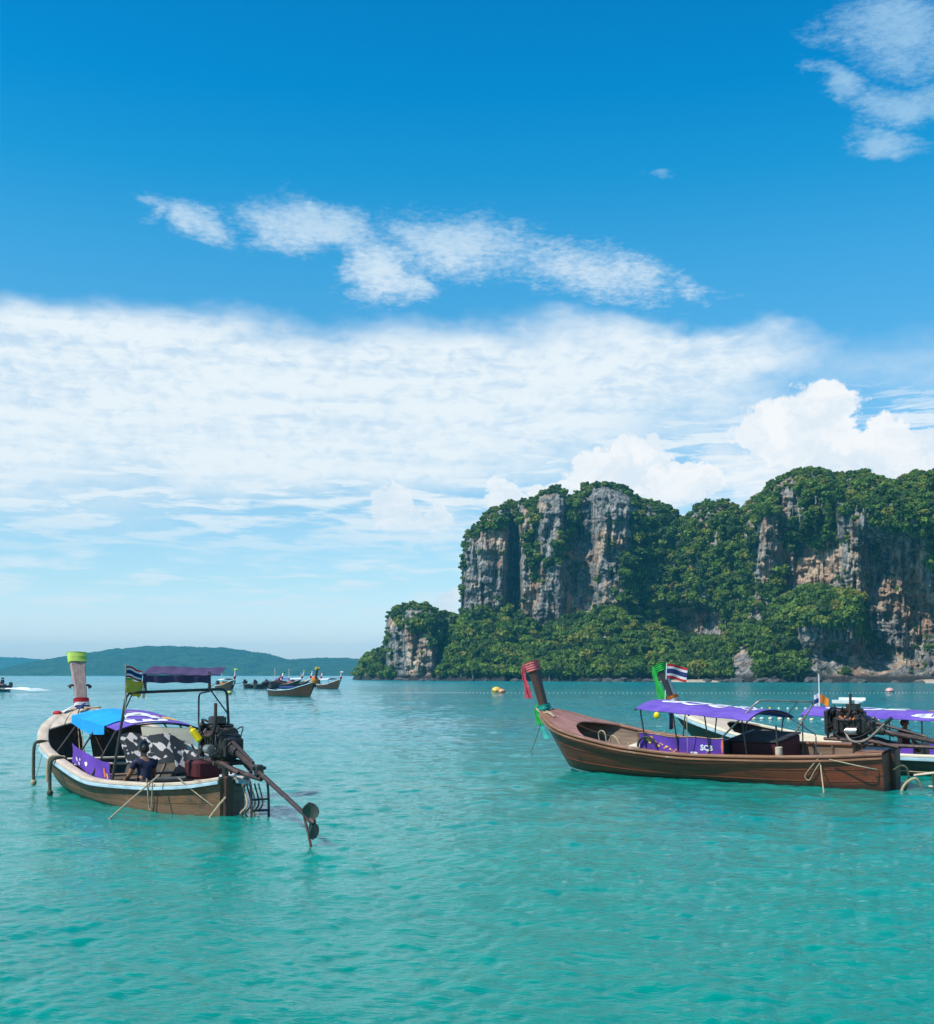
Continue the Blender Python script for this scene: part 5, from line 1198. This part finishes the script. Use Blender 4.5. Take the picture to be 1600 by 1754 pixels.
# ================================================================== NEAR BOAT ON THE RIGHT
BR = boat_matrix(8.608, 23.612, (-.7852, .6192), roll=-6.95)
_k = [0, 1, 2.3, 4, 5.6, 6.8, 7.6, 8.1, 8.45]
RH = Hull(8.45, list(zip(_k, [.549, .768, .917, .963, .944, .925, .78, .50, .15])), list(zip(_k, [.776, .723, .686, .665, .756, .951, 1.127, 1.321, 1.443])),
          list(zip(_k, [.85, .76, .58, .40, .32, .20, .15, .12, .2])), rake=.80, fp=.42, chine=-.08)
def right_boat():
    t = thing('longtail_boat', 'near red-brown varnished long-tail boat with pink cloth on its prow and a purple awning', 'boat', BR)
    H = RH
    build_hull(H, t, M['hull_red'], M['inside_wood'], floor_z=.16)
    rail(H, t, M['brown_rail'], .0, 8.35, .13, .045, out=.035, name='gunwale_rail')
    rail(H, t, M['brown_rail'], .0, 8.3, .03, .035, out=.045, up=-.075, name='rubbing_strake')
    # strakes picked out along the near side
    for q in (.32, .62):
        for side in (1, -1):
            MB().tube([H.pt(x, q, side) for x in [.1 + .2 * k for k in range(40)]], .010, 5).build('strake', M['hull_red'], t)
    planks_across(H, t, M['pink_wood'], 6.75, 8.25, up=.04, n=6, aft_arc=.65, inset=.06, crown=.06)
    ribs(H, t, M['inside_wood'], [.8, 1.5, 2.2, 2.9, 3.6, 4.3, 5.0, 5.7, 6.3], floor_z=.16)
    floorboards(H, t, M['cream'], .6, 6.3, z=.185)
    for x in (5.6, 4.4, 3.7): thwart(H, t, M['cream'], x, drop=.22, w_=.26)
    MB().box((5.80, -.05, .44), (.34, 1.15, .50), bev=.02).build('cream_locker', M['cream_pale'], t)
    MB().box((5.80, -.20, .73), (.07, .30, .08), bev=.02).build('dark_grip', M['black_paint'], t)
    MB().box((-.03, 0, .34), (.12, .14, .95), bev=.02).build('stern_post', M['dark_wood'], t)
    MB().box((.35, 0, .76), (.5, 1.05, .05), bev=.02).build('stern_deck', M['brown_rail'], t)
    P, rows = prow(t, M['dark_wood'], [(8.02, 0, .85), (8.34, 0, 1.28), (8.46, 0, 1.72), (8.58, 0, 2.2), (8.70, 0, 2.64)], [.16, .17, .19, .22, .26], [.22, .20, .19, .20, .24])
    wrap_band(t, M['pink_pale'], rows, 15.6, 18, grow=.035, name='prow_cap_cloth', folds=.012)
    wrap_band(t, M['teal_cloth'], rows, 6.1, 7.6, grow=.05, name='teal_garland', folds=.02)
    strip(t, M['pink_cloth'], [(8.84, .10, 2.56), (8.88, .10, 2.30), (8.80, .12, 1.98), (8.76, .12, 1.74)], .10, .14, side=Vector((.75, .6, 0)), flut=.03)
    strip(t, M['green_cloth'], [(8.52, .10, 1.58), (8.56, .14, 1.36), (8.46, .15, 1.10)], .12, .10, side=Vector((.8, .5, 0)), flut=.03)
    strip(t, M['teal_cloth'], [(8.44, .12, 1.12), (8.38, .14, .92), (8.28, .16, .76)], .10, .07, side=Vector((.8, .5, 0)), flut=.03)
    # white boot line along the forefoot
    mb = MB(); rws = []
    for k in range(14):
        x = 8.20 - k * .16; q = (H.s(x) - (.13 - .008 * k)) / (H.s(x) - H.ch); a = H.pt(x, q, 1); b = H.pt(x, q + .05, 1); rws.append([a + Vector((0, .006, 0)), b + Vector((0, .006, 0))])
    mb.loft(rws).build('boot_line', M['print_white'], t)
    # awning
    fn = canopy(t, M['purple'], 2.5, 5.2, 1.20, 1.36, 1.55, .20, hwf=1.08, tilt=.125)
    on_sheet(fn, 'SCB', .34, .92, .70, .40, t, M['print_white'], flip=False, bold=.04)
    on_sheet(fn, 'SCB', .06, .28, .66, .42, t, M['print_white'], bold=.03)
    for x in (2.55, 3.9, 5.2):
        z = 1.36 + (x - 2.5) * .070; hoop = [Vector((x, 1.12 * a, z + .19 * (1 - abs(a) ** 2.3) - .03 + .125 * 1.12 * a)) for a in [k / 8 - 1 for k in range(17)]]
        MB().tube(hoop, .018, 6).build('canopy_hoop', M['pipe_dark'], t)
    for x in (2.7, 3.55, 4.3, 5.1):
        z = 1.36 + (x - 2.5) * .070
        for s_ in (1, -1): post(t, M['pipe_dark'], (x, s_ * 1.06, z + .125 * s_ * 1.06), (x + .02, s_ * min(.86, H.b(x) - .04), H.s(x)), .016, 'canopy_post')
    # purple side banner on the near side of the cabin
    for s_ in (1,):
        def ban(u, v, s_=s_):
            x = 5.28 - 2.05 * u; return (x, s_ * (H.b(x) - .07 - .012 * math.sin(u * 16 + v * 3)), H.s(x) + .03 + (.36 + .015 * math.sin(u * 12)) * v)
        MB().sheet(ban, 36, 6, .008).build('side_banner', M['purple_banner'], t, angle=60)
        if s_ > 0:
            on_sheet(ban, 'SCB', .735, .875, .22, .58, t, M['print_white'], bold=.04); on_sheet(ban, 'SCB', .735, .875, .22, .58, t, M['print_white'], bold=.04, flip=True, lift=.014)
            rr = random.Random(4)
            for k in range(17):
                u = .09 + .022 * k; v = .72 - .042 * k + rr.uniform(-.16, .16); r_ = rr.uniform(.010, .020) * (1.5 if k < 6 else .8)
                blot(ban, u, max(v, .06), r_, r_ * 5.2, t, M['print_yellow'] if k < 8 or k % 2 else M['print_orange'], seed=k); blot(ban, u, max(v, .06), r_, r_ * 5.2, t, M['print_yellow'] if k < 8 or k % 2 else M['print_orange'], seed=k, flip=True, lift=.014)
            blot(ban, .985, .5, .014, .5, t, M['print_orange'], n=8); blot(ban, .985, .5, .014, .5, t, M['print_orange'], n=8, flip=True, lift=.014)
            blot(ban, .66, .08, .05, .07, t, M['print_white'], n=10, seed=3); blot(ban, .66, .08, .05, .07, t, M['print_white'], n=10, seed=3, flip=True, lift=.014)
        MB().tube([Vector(ban(u / 12, 1.0)) for u in range(13)], .014, 6).build('banner_rail', M['brown_rail'], t)
    MB().torus((5.06, H.b(5.0) - .02, H.s(5.0) + .10), .23, .028, 'y', 28, 8, arc=(0, math.pi)).build('half_tyre', M['black_paint'], t)
    # dark stern cabin
    MB().box((2.72, -.10, .58), (1.05, 1.25, .70), bev=.03).build('stern_cabin', M['maroon_cloth'], t)
    MB().box((2.72, -.10, .95), (1.10, 1.30, .04), bev=.015).build('cabin_lid', M['black_cloth'], t)
    MB().box((3.30, 0, .62), (.06, 1.6, .72), bev=.01).build('bulkhead', M['black_paint'], t)
    MB().cyl((2.08, .70, .60), (2.08, .70, .88), .075, 14).build('bollard', M['cream'], t)
    MB().cyl((2.14, .60, .60), (2.16, .60, 1.32), .02, 8).build('short_post', M['pipe_dark'], t)
    # pale pipe frame over the stern
    PP = M['pipe_pale']
    pipe(t, PP, [(3.62, .90, .74), (2.50, .62, 1.85), (1.95, -1.0, 1.60), (2.50, -.86, .72)], .020)
    pipe(t, M['pipe_dark'], [(2.45, -.95, 1.20), (1.30, .62, 1.16), (1.28, .70, .75)], .014, 'frame_stay')
    post(t, M['pipe_dark'], (2.12, -.45, 1.66), (2.4, -.40, 1.30), .010, 'frame_stay')
    return t
RB = right_boat()
ENR = BR @ T(.66, 0, .86) @ Matrix.Scale(1.12, 4)
mr = make_motor('greasy engine with orange-brown manifold at the stern of the red-brown boat', ENR, (-3.7, .30, -.20), accent=M['orange_paint'], tiller=[(.15, .25, .30), (.0, .35, .14), (-.30, .42, .18), (-.67, .45, .50)], seed=3, exhaust=.02)
b = MB(); b.box((0, 0, 0), (.50, .36, .035), bev=.01); b.box((0, .17, .03), (.50, .02, .05)); b.box((0, -.17, .03), (.50, .02, .05))
props(b.build('tray', M['white_plastic'], matrix=ENR @ T(.14, 0, .80)), 'shallow white tray lying on top of the greasy engine', 'tray')
def right_things():
    def mooring(label, pts, r=.013, m='rope'):
        props(rope_curve(pts, r).build('mooring_rope', M[m]), label, 'rope')
    w = lambda x, y, z: BR @ Vector((x, y, z))
    e = at(908, 1285, 0); mooring('pale bow line running left from the prow of the red-brown boat into the sea', [w(8.4, .12, 1.25), (w(8.4, .12, 1.25) + e) / 2 - Vector((0, 0, .12)), e - Vector((0, 0, .1))])
    mooring('pale rope wound round the stem head of the red-brown boat', [w(8.55, .14, 1.50), w(8.35, .25, 1.42), w(8.10, .30, 1.42), w(7.9, .32, 1.33), w(8.2, .18, 1.44), w(8.45, .16, 1.30), w(8.2, .33, 1.34)], .018)
    mooring('loops of pale rope piled against the dark fore-deck opening', [w(6.6, .30, .35), w(6.7, .30, .95), w(6.5, .34, .98), w(6.45, .36, .50), w(6.3, .40, .92), w(6.1, .45, .85), w(5.95, .5, .55), w(5.8, .45, .80)], .016)
    mooring('slack pale rope crossing the open bow to the far rail', [w(6.2, .3, .60), w(5.9, -.2, .72), w(5.5, -.72, .88)], .012)
    e = w(1.15, 1.0, .0); mooring('pale line hanging straight down the red-brown side near the stern', [w(1.15, .78, .80), w(1.15, .82, .55), at(1411, 1356, 0) + Vector((0, 0, .0)) , at(1413, 1366, 0) - Vector((0, 0, .1))], .013)
    mooring('small loop of pale rope on the red-brown side', [w(1.15, .80, .76), w(1.35, .84, .52), w(1.50, .80, .32), w(1.42, .78, .24), w(1.28, .82, .45), w(1.16, .82, .62)], .011)
    p1 = w(.95, .85, .70); mooring('long line drooping from the stern rail of the red-brown boat off to the right', [p1, w(.1, .62, .50), at(1540, 1320, .28), at(1600, 1323, .28), at(1680, 1316, .4)], .012)
    mooring('pale cord tied from the awning edge down to the purple banner', [w(3.95, 1.10, 1.55), w(4.0, 1.04, .95), w(4.05, .98, .72)], .010)
    t = thing('stern_ladder', 'pale weathered wooden ladder and rope fender under the stern of the red-brown boat', 'ladder', BR @ T(-.10, .10, .42))
    MB().tube(catmull([(0, .10, .0), (-.20, .12, .10), (-.30, .12, -.05), (-.22, .14, -.42)], 16), .022, 8).build('rope_fender', M['rope_dark'], t)
    MB().tube(catmull([(-.15, .2, -.45), (-.25, .15, -.25), (-.42, .10, -.15), (-.5, .0, -.32)], 12), .030, 8).build('rope_bundle', M['rope'], t)
    MB().tube([(-.35, -.05, -.12), (-.95, -.10, -.02)], .028, 6).build('ladder_arm', M['cream'], t)
    for x in (-.70, -.88): MB().tube([(x, -.08, -.06), (x - .02, -.08, -.46)], .022, 6).build('ladder_leg', M['rope_dark'], t)
    MB().tube([(-.62, -.08, -.33), (-.95, -.08, -.33)], .018, 6).build('rung', M['cream'], t)
right_things()

# ================================================================== SECOND BOAT ON THE RIGHT, BEHIND
B2 = boat_matrix(12.94, 25.5, (-.781, .625), roll=-4)
H2 = Hull(9.4, [(0, .40), (.8, .80), (2, 1.05), (4, 1.12), (6, 1.08), (7.4, .90), (8.4, .62), (9.0, .34), (9.4, .12)],
          [(0, .68), (2, .52), (4, .54), (5.6, .60), (7, .82), (8.2, 1.08), (9.4, 1.36)],
          [(0, .72), (3, .70), (6, .60), (8, .4), (9.4, .2)], rake=1.1, fp=.8)
def far_boat():
    t = thing('longtail_boat', 'pale blue railed long-tail boat behind the red-brown one, green cloth on its black prow', 'boat', B2)
    H = H2
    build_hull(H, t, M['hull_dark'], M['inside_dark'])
    rail(H, t, M['cream_pale'], 0, 9.3, .15, .05, out=.04); rail(H, t, M['blue_rail'], 0, 9.2, .05, .07, out=.07, up=-.08, name='rubbing_strake')
    planks_across(H, t, M['cream'], 7.3, 9.2, up=.055, n=6, aft_arc=.5, inset=.13)
    ribs(H, t, M['cream'], [1, 2, 3, 4, 5, 6, 6.8]); floorboards(H, t, M['inside_wood'], .7, 6.8)
    for x in (2.6, 3.6, 4.6, 5.6): thwart(H, t, M['cream'], x)
    MB().box((-.03, 0, .3), (.1, .12, .9), bev=.02).build('stern_post', M['dark_wood'], t)
    P, rows = prow(t, M['black_paint'], [(8.95, 0, .90), (9.22, 0, 1.26), (9.42, 0, 1.70), (9.60, 0, 2.15), (9.78, 0, 2.60)], [.26, .25, .24, .24, .26], [.17, .16, .16, .17, .18])
    MB().loft([[r[4] * 0 + (r[3].lerp(r[4], .12) + Vector((-.004, -.0, 0))), r[3].lerp(r[4], .88) + Vector((-.004, 0, 0))] for r in rows[8:17]]).build('grey_face', M['grey_paint'], t)
    wrap_band(t, M['green_cloth'], rows, 16.0, 18, grow=.04, name='prow_cap_cloth', folds=.014)
    wrap_band(t, M['orange_cloth'], rows, 8.6, 9.4, grow=.04, name='orange_garland', folds=.012)
    wrap_band(t, M['white_cloth'], rows, 7.9, 8.6, grow=.035, name='white_sash'); wrap_band(t, M['red_cloth'], rows, 6.8, 7.9, grow=.03, name='red_sash')
    strip(t, M['green_cloth'], [(9.90, .05, 2.52), (9.88, .08, 2.22), (9.76, .10, 1.92), (9.66, .10, 1.60)], .13, .20, side=Vector((.9, .4, 0)), flut=.04)
    for k, (mm, dy) in enumerate((('red_cloth', -.05), ('navy_cloth', .05), ('white_cloth', 0.0))):
        strip(t, M[mm], [(9.52, dy, 1.55), (9.50, dy + .02, 1.34), (9.48, dy + .03, 1.08), (9.48, dy + .03, .84)], .13 if k < 2 else .03, .19 if k < 2 else .05, side=Vector((-.35, .93, 0)) if k < 2 else Vector((-.35, .93, 0)), flut=.02)
    fn = canopy(t, M['purple'], 1.2, 5.45, 1.05, 1.25, 1.33, .20, hwf=1.0, tilt=.07)
    on_sheet(fn, 'SCB', .46, .92, .72, .42, t, M['print_white'], bold=.04); on_sheet(fn, 'SCB', .05, .40, .92, .80, t, M['print_white'], bold=.03)
    blot(fn, .30, .55, .05, .12, t, M['print_yellow'], seed=2); blot(fn, .10, .6, .07, .05, t, M['print_white'], seed=4); blot(fn, .22, .93, .12, .02, t, M['print_white'], seed=6)
    for x in (1.25, 2.6, 4.0, 5.4):
        for s_ in (1, -1): post(t, M['pipe_dark'], (x, s_ * .98, 1.24 + .07 * s_), (x, s_ * min(1.0, H.b(x) - .05), H.s(x)), .018, 'canopy_post')
        MB().tube([Vector((x, 1.0 * a, 1.22 + (x - 1.2) * .019 + .19 * (1 - abs(a) ** 2.3) + .07 * a)) for a in [k / 8 - 1 for k in range(17)]], .016, 6).build('canopy_hoop', M['pipe_dark'], t)
    # cream weather boards along the far side with purple corners, seen inside
    def brd(u, v):
        x = 6.6 - 5.4 * u; return (x, -(H.b(x) - .16 - .06 * v), H.s(x) + .05 - .34 * v)
    MB().sheet(brd, 24, 3, .02).build('weather_board', M['cream_pale'], t)
    blot(brd, .40, .45, .035, .42, t, M['purple_banner'], n=5, seed=9, lift=.012); blot(brd, .40, .45, .035, .42, t, M['purple_banner'], n=5, seed=9, flip=True, lift=.03)
    def brd3(u, v):
        x = 3.35 - .55 * u; return (x, (H.b(x) - .10), H.s(x) + .04 + .20 * v)
    MB().sheet(brd3, 8, 3, .012).build('side_banner', M['purple_banner'], t)
    def brd4(u, v):
        x = 2.45 - .5 * u; return (x, (H.b(x) - .10), H.s(x) + .04 + .26 * v)
    MB().sheet(brd4, 8, 3, .012).build('side_banner', M['purple_banner'], t)
    MB().ball((9.80, .22, 1.22), (.09, .07, .10), 9, 7).build('yellow_float', M['yellow_plastic'], t)
    return t
FB = far_boat()
EN2 = B2 @ T(.25, 0, .78)
make_motor('long-tail engine mostly hidden behind the greasy engine of the nearer boat', EN2, (-3.6, .1, -.3), seed=5)
make_person('figure in dark maroon clothes leaning low at the stern of the farther boat', B2 @ T(3.35, -.05, .45) @ RZ(R(160)), M['maroon_cloth'], M['maroon_cloth'])
# flags
tfl = thing('flagpole', 'white pole with a striped national flag flying above the purple awning', 'flag', B2 @ T(9.62, .10, 1.30) @ Matrix.Rotation(R(-5), 4, 'Y'))
MB().cyl((0, 0, 0), (0, 0, 1.32), .014, 8).build('pole', M['white_plastic'], tfl)
flag(tfl, THAI(), .56, .38, wave=.05, droop=.16, dirn=(-.78, -.62, 0), anchor=(0, 0, 1.30))
tf2 = thing('flagpole', 'tall thin mast with small blue-white and orange pennants between the two right boats', 'flag', B2 @ T(5.36, .0, 1.38))
MB().cyl((0, 0, 0), (0, 0, .94), .016, 8).build('pole', M['white_plastic'], tf2)
flag(tf2, [(1 / 3, M['white_cloth']), (1 / 3, M['navy_cloth']), (1 / 3, M['white_cloth'])], .13, .34, wave=.02, droop=.3, dirn=(.7, .4, 0), anchor=(0, 0, .46))
flag(tf2, [(1, M['orange_cloth'])], .22, .22, wave=.03, droop=.55, dirn=(-.8, -.5, 0), anchor=(0, 0, .44))

# ================================================================== BOATS FARTHER OUT
def small_boat(label, mtx, L, hull_col, trim, cap, body=None, awning=None, prow_h=1.35, motor=True, stern_dark=False, shaggy=None, group='long-tail boats moored off the headland'):
    t = thing('longtail_boat', label, 'boat', mtx, group)
    H = Hull(L, [(0, .35), (L * .12, .7), (L * .4, .95), (L * .7, .85), (L * .88, .5), (L, .12)], [(0, .70), (L * .3, .60), (L * .6, .72), (L * .85, 1.15), (L, 1.5)],
             [(0, .8), (L * .5, .75), (L, .2)], rake=1.0, fp=.8)
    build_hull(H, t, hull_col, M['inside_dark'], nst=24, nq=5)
    rail(H, t, trim, 0, L * .99, .14, .07, out=.05, n=24)
    planks_across(H, t, trim, L * .78, L * .98, up=.05, n=4, aft_arc=.3, inset=.12)
    P, rows = prow(t, body or trim, [(L * .96, 0, 1.2), (L + .12, 0, 1.5 + prow_h * .25), (L + .38, 0, 1.5 + prow_h * .7), (L + .55, 0, 1.5 + prow_h)], [.22, .2, .2, .24], [.2, .18, .17, .18])
    wrap_band(t, cap, rows, 15.4, 18, grow=.10, name='prow_cap_cloth', folds=.03)
    wrap_band(t, M['red_cloth'], rows, 4.5, 7.5, grow=.07, name='sash', folds=.02)
    if awning:
        canopy(t, awning, L * .28, L * .66, .85, 1.45, 1.55, .2)
        for x in (L * .29, L * .65):
            for s_ in (1, -1): post(t, M['pipe_dark'], (x, s_ * .8, 1.5), (x, s_ * .75, .6), .025, 'canopy_post', 6)
    if shaggy:
        MB().ball((L * .45, 0, .95), (L * .17, .6, .35), 12, 8).build('covered_load', shaggy, t)
    if motor:
        b = MB(); b.box((.2, 0, 1.05), (.7, .4, .5), bev=.06); b.box((.15, 0, 1.4), (.4, .25, .2), bev=.05); b.tube([(.0, .1, 1.2), (-.05, .12, 1.7)], .03, 6); b.build('engine', M['black_iron'], t)
        MB().tube([(-.1, 0, 1.0), (-3.2, .2, .45)], [.05, .035], 6).build('propeller_shaft', M['rust'], t)
    return t
def far_mtx(pxs, pys, pxb, pyb):
    a, b_ = at(pxs, pys, 0), at(pxb, pyb, 0); d = b_ - a
    return boat_matrix(a.x, a.y, (d.x, d.y)), d.length
m_, L_ = far_mtx(463, 1191.8, 543, 1194.2)
tb = small_boat('brown and red long-tail boat with orange and gold garlands on its prow', m_, min(L_, 9.5), wood_mat('red_brown_far', (0.075, 0.024, 0.010), (0.035, 0.030, 0.010), wl=.12, gcol=(.03, .05, .02), drips=.04), M['blue_rail'], M['yellow_cloth'], body=M['dark_wood'], prow_h=1.5, group='long-tail boats moored off the headland')
MB().ball((min(L_, 9.5), 0, 1.75), (.34, .34, .42), 12, 9).build('orange_garland', M['orange_cloth'], tb)
MB().box((4.4, 0, .95), (3.0, 1.1, .28), bev=.08).build('blue_cover', M['navy_cloth'], tb)
fleet = [
    ('small dark boat with a pale green topped prow right of the garlanded boat', (545, 1179.5, 584, 1180.5), 'hull_dark', 'cream', 'white_cloth', 'print_white', None, 1.25),
    ('colourful boat with a tall white prow just right of the purple stern roof', (372, 1181.5, 402, 1182.3), 'hull_dark', 'cream', 'lime_cloth', 'print_white', 'orange', 1.6),
    ('low dark boat with its engine raised left of the moored cluster', (418, 1179.5, 450, 1179.3), 'black_paint', 'hull_grey', 'black_cloth', None, None, .6),
    ('dark boat under a black cover in the middle of the moored cluster', (436, 1180.3, 472, 1179.8), 'black_paint', 'maroon_cloth', 'green_cloth', None, 'black', 1.2),
    ('pink covered boat with a white topped prow in the moored cluster', (455, 1179.0, 486, 1179.0), 'hull_dark', 'cream', 'lime_cloth', 'purple', 'pink', 1.5),
    ('lilac covered boat with a pale yellow topped prow behind the garlanded boat', (478, 1178.2, 506, 1178.0), 'hull_dark', 'cream', 'white_cloth', 'print_white', 'pink', 1.35),
    ('white bowed boat with a slanting pink prow behind the garlanded boat', (500, 1177.0, 527, 1176.8), 'hull_dark', 'cream', 'pink_pale', None, None, 1.2)]
for lab, (x0, y0, x1, y1), hc, tr, cp, aw, sh, ph in fleet:
    m_, L_ = far_mtx(x0, y0, x1, y1)
    o = small_boat(lab, m_, max(6.0, min(L_ * .98, 9)), M[hc], M[tr], M[cp], body=M['print_white'] if cp != 'black_cloth' else M['black_paint'], awning=M[aw] if aw else None, prow_h=ph, shaggy={'pink': M['pink_pale'], 'black': M['black_cloth'], 'orange': M['orange_cloth'], None: None}[sh])
# masts among the moored boats
for px_, top in ((471, 1145), (495, 1146), (516, 1152), (380, 1152)):
    b_ = at(px_, 1178, 0); h_ = CH + (HY - top) / F * b_.y
    props(MB().cyl((0, 0, 0), (0, 0, h_), .05, 6).build('mast', M['cream_pale'], matrix=T(b_.x, b_.y, 0)), {471: 'thin pale mast between the black covered and the pink covered boats', 495: 'thin pale mast beside the lilac covered boat', 516: 'thin pale mast behind the white bowed boat', 380: 'thin pale mast beside the tall white prow'}[px_], 'mast', 'thin masts among the moored boats')
# ---------------------------------------------------------------- speedboat with its wake, at the left edge
p = at(15, 1184.5, 0); SBm = boat_matrix(p.x, p.y, (-1, -.12), pitch=-4)
sb = thing('speedboat', 'dark speedboat with passengers racing out of the left edge', 'boat', SBm)
Hs = Hull(6.2, [(0, .95), (3, 1.0), (5, .7), (6.2, .1)], [(0, .75), (3, .85), (6.2, 1.2)], [(0, .8), (6.2, .3)], rake=.8)
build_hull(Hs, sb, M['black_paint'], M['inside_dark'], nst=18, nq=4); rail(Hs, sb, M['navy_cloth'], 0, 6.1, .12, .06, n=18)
MB().box((2.6, 0, 1.15), (1.2, 1.2, .5), bev=.12).build('windscreen', M['navy_cloth'], sb); MB().box((-.2, 0, .9), (.45, .5, .8), bev=.1).build('outboard_motor', M['black_paint'], sb)
MB().box((1.0, 0, .85), (.9, 1.4, .3), bev=.08).build('bench', M['pink_wood'], sb)
for k, (x, y) in enumerate(((.9, .35), (.9, -.35))):
    make_person(('passenger in a black shirt on the speedboat bench, nearer side', 'passenger in a purple shirt on the speedboat bench, farther side')[k], SBm @ T(x, y, 1.0), M['black_cloth'] if k == 0 else M['purple_banner'], M['navy_cloth'])
def wake():
    foam = bpy.data.materials.new('wake_foam'); foam.use_nodes = True; t = NT(foam.node_tree); b = t.n['Principled BSDF']
    tcn = t.new('ShaderNodeTexCoord'); n = t.noise(t.vmul(tcn.outputs['Object'], (.45, 1.6, 1)), 1.2, 6, .7, .5); X, Y, Z = t.sep(tcn.outputs['Object'])
    t.put(b.inputs['Base Color'], (.85, .88, .88)); b.inputs['Roughness'].default_value = .9
    a = t.m('MULTIPLY', t.ss(n, .42, .58), t.m('MULTIPLY', t.ss(X, 7.5, 2.0), t.ss(t.m('ABSOLUTE', Y), 3.6, 1.8)))
    t.put(b.inputs['Alpha'], a)
    mb = MB(); rows = []
    for i in range(40):
        x = -1 + i * .22; r = []
        for j in range(17):
            y = (j / 8 - 1) * (1.2 + x * .18); r.append((x, y, .10 + .45 * math.exp(-((x - 1.5) / 4) ** 2) * math.exp(-(y / 1.6) ** 2) + .12 * abs(math.sin(y * 2 + x)) * math.exp(-x / 9)))
        rows.append(r)
    p_ = at(17, 1185.5, 0); o = mb.loft(rows).build('wake', foam, matrix=T(p_.x, p_.y, 0) @ RZ(R(-6)))
    props(o, 'white foam wake trailing behind the speedboat at the left edge', kind='stuff')
wake()
# ---------------------------------------------------------------- buoys and float lines
def buoy(label, px, py, r, m):
    q = at(px, py, 0); t = thing('buoy', label, 'buoy', T(q.x, q.y, 0)); b = MB(); b.ball((0, 0, r * .45), (r, r, r * .82), 18, 12); b.build('float', m, t)
    MB().torus((0, 0, r * .45), r * .98, r * .09, 'z', 20, 6).build('band', M['black_paint'], t); MB().torus((0, 0, r * 1.22), r * .16, r * .05, 'x', 12, 6).build('eye_ring', M['steel'], t)
buoy('large yellow buoy touching a smaller orange one off the headland', 850.5, 1187, .62, mat('yellow_buoy', (.75, .50, .06), .5, var=(.6, .36, .05), amt=1))
buoy('smaller orange-pink buoy touching the large yellow one', 859.5, 1187.5, .44, mat('orange_buoy', (.70, .30, .14), .5, var=(.6, .22, .1), amt=1))
buoy('pale pink buoy on the float line under the dark cliff', 1524, 1187, .52, mat('pink_buoy', (.66, .36, .32), .5, var=(.55, .28, .26), amt=1))
buoy('flat yellow buoy on the pale water below the moored boats', 392, 1190, .34, mat('lime_buoy', (.62, .55, .12), .5, var=(.5, .42, .1), amt=1))
M['float_grey'] = mat('dulled_white_float', (0.45, 0.48, 0.47), .6)
def float_line(label, pts, n, r, mats_, jitter=.1):
    t = thing('float_line', label, 'float line', T(*pts[0])); O = Vector(pts[0]); P = [Vector(q) - O for q in catmull(pts, 60)]
    MB().tube([q - Vector((0, 0, .02)) for q in P], r * .12, 4).build('rope', M['rope_dark'], t)
    me = [MB().ball((0, 0, 0), (r * 1.25, r, r * .9), 8, 6).mesh('float', m) for m in mats_]
    rr = random.Random(2)
    for k in range(n):
        q = k / (n - 1) * 60; i = min(int(q), 59); p_ = P[i].lerp(P[i + 1], q - i)
        o = bpy.data.objects.new('float', me[rr.randrange(len(me))]); COL.objects.link(o); o.parent = t; o.location = p_ + Vector((0, rr.uniform(-jitter, jitter), r * .45)); o.rotation_euler = (0, 0, rr.uniform(-.6, .6))
float_line('long line of small white floats strung across the bay in front of the headland', [at(596, 1186.5, 0), at(800, 1187.0, 0), at(1100, 1187.5, 0), at(1400, 1187.5, 0), at(1660, 1187, 0)], 170, .060, [M['float_grey']])
float_line('nearer line of white and yellow floats behind the purple awning', [at(1255, 1213, 0), at(1310, 1214, 0), at(1375, 1214.5, 0), at(1440, 1215, 0)], 14, .075, [M['white_plastic'], M['cream_pale'], M['yellow_plastic']])
float_line('nearest line of larger white floats behind the two right boats', [at(1262, 1232, 0), at(1340, 1233, 0), at(1440, 1235.5, 0), at(1540, 1236, 0), at(1680, 1234, 0)], 22, .095, [M['float_grey'], M['cream_pale']])
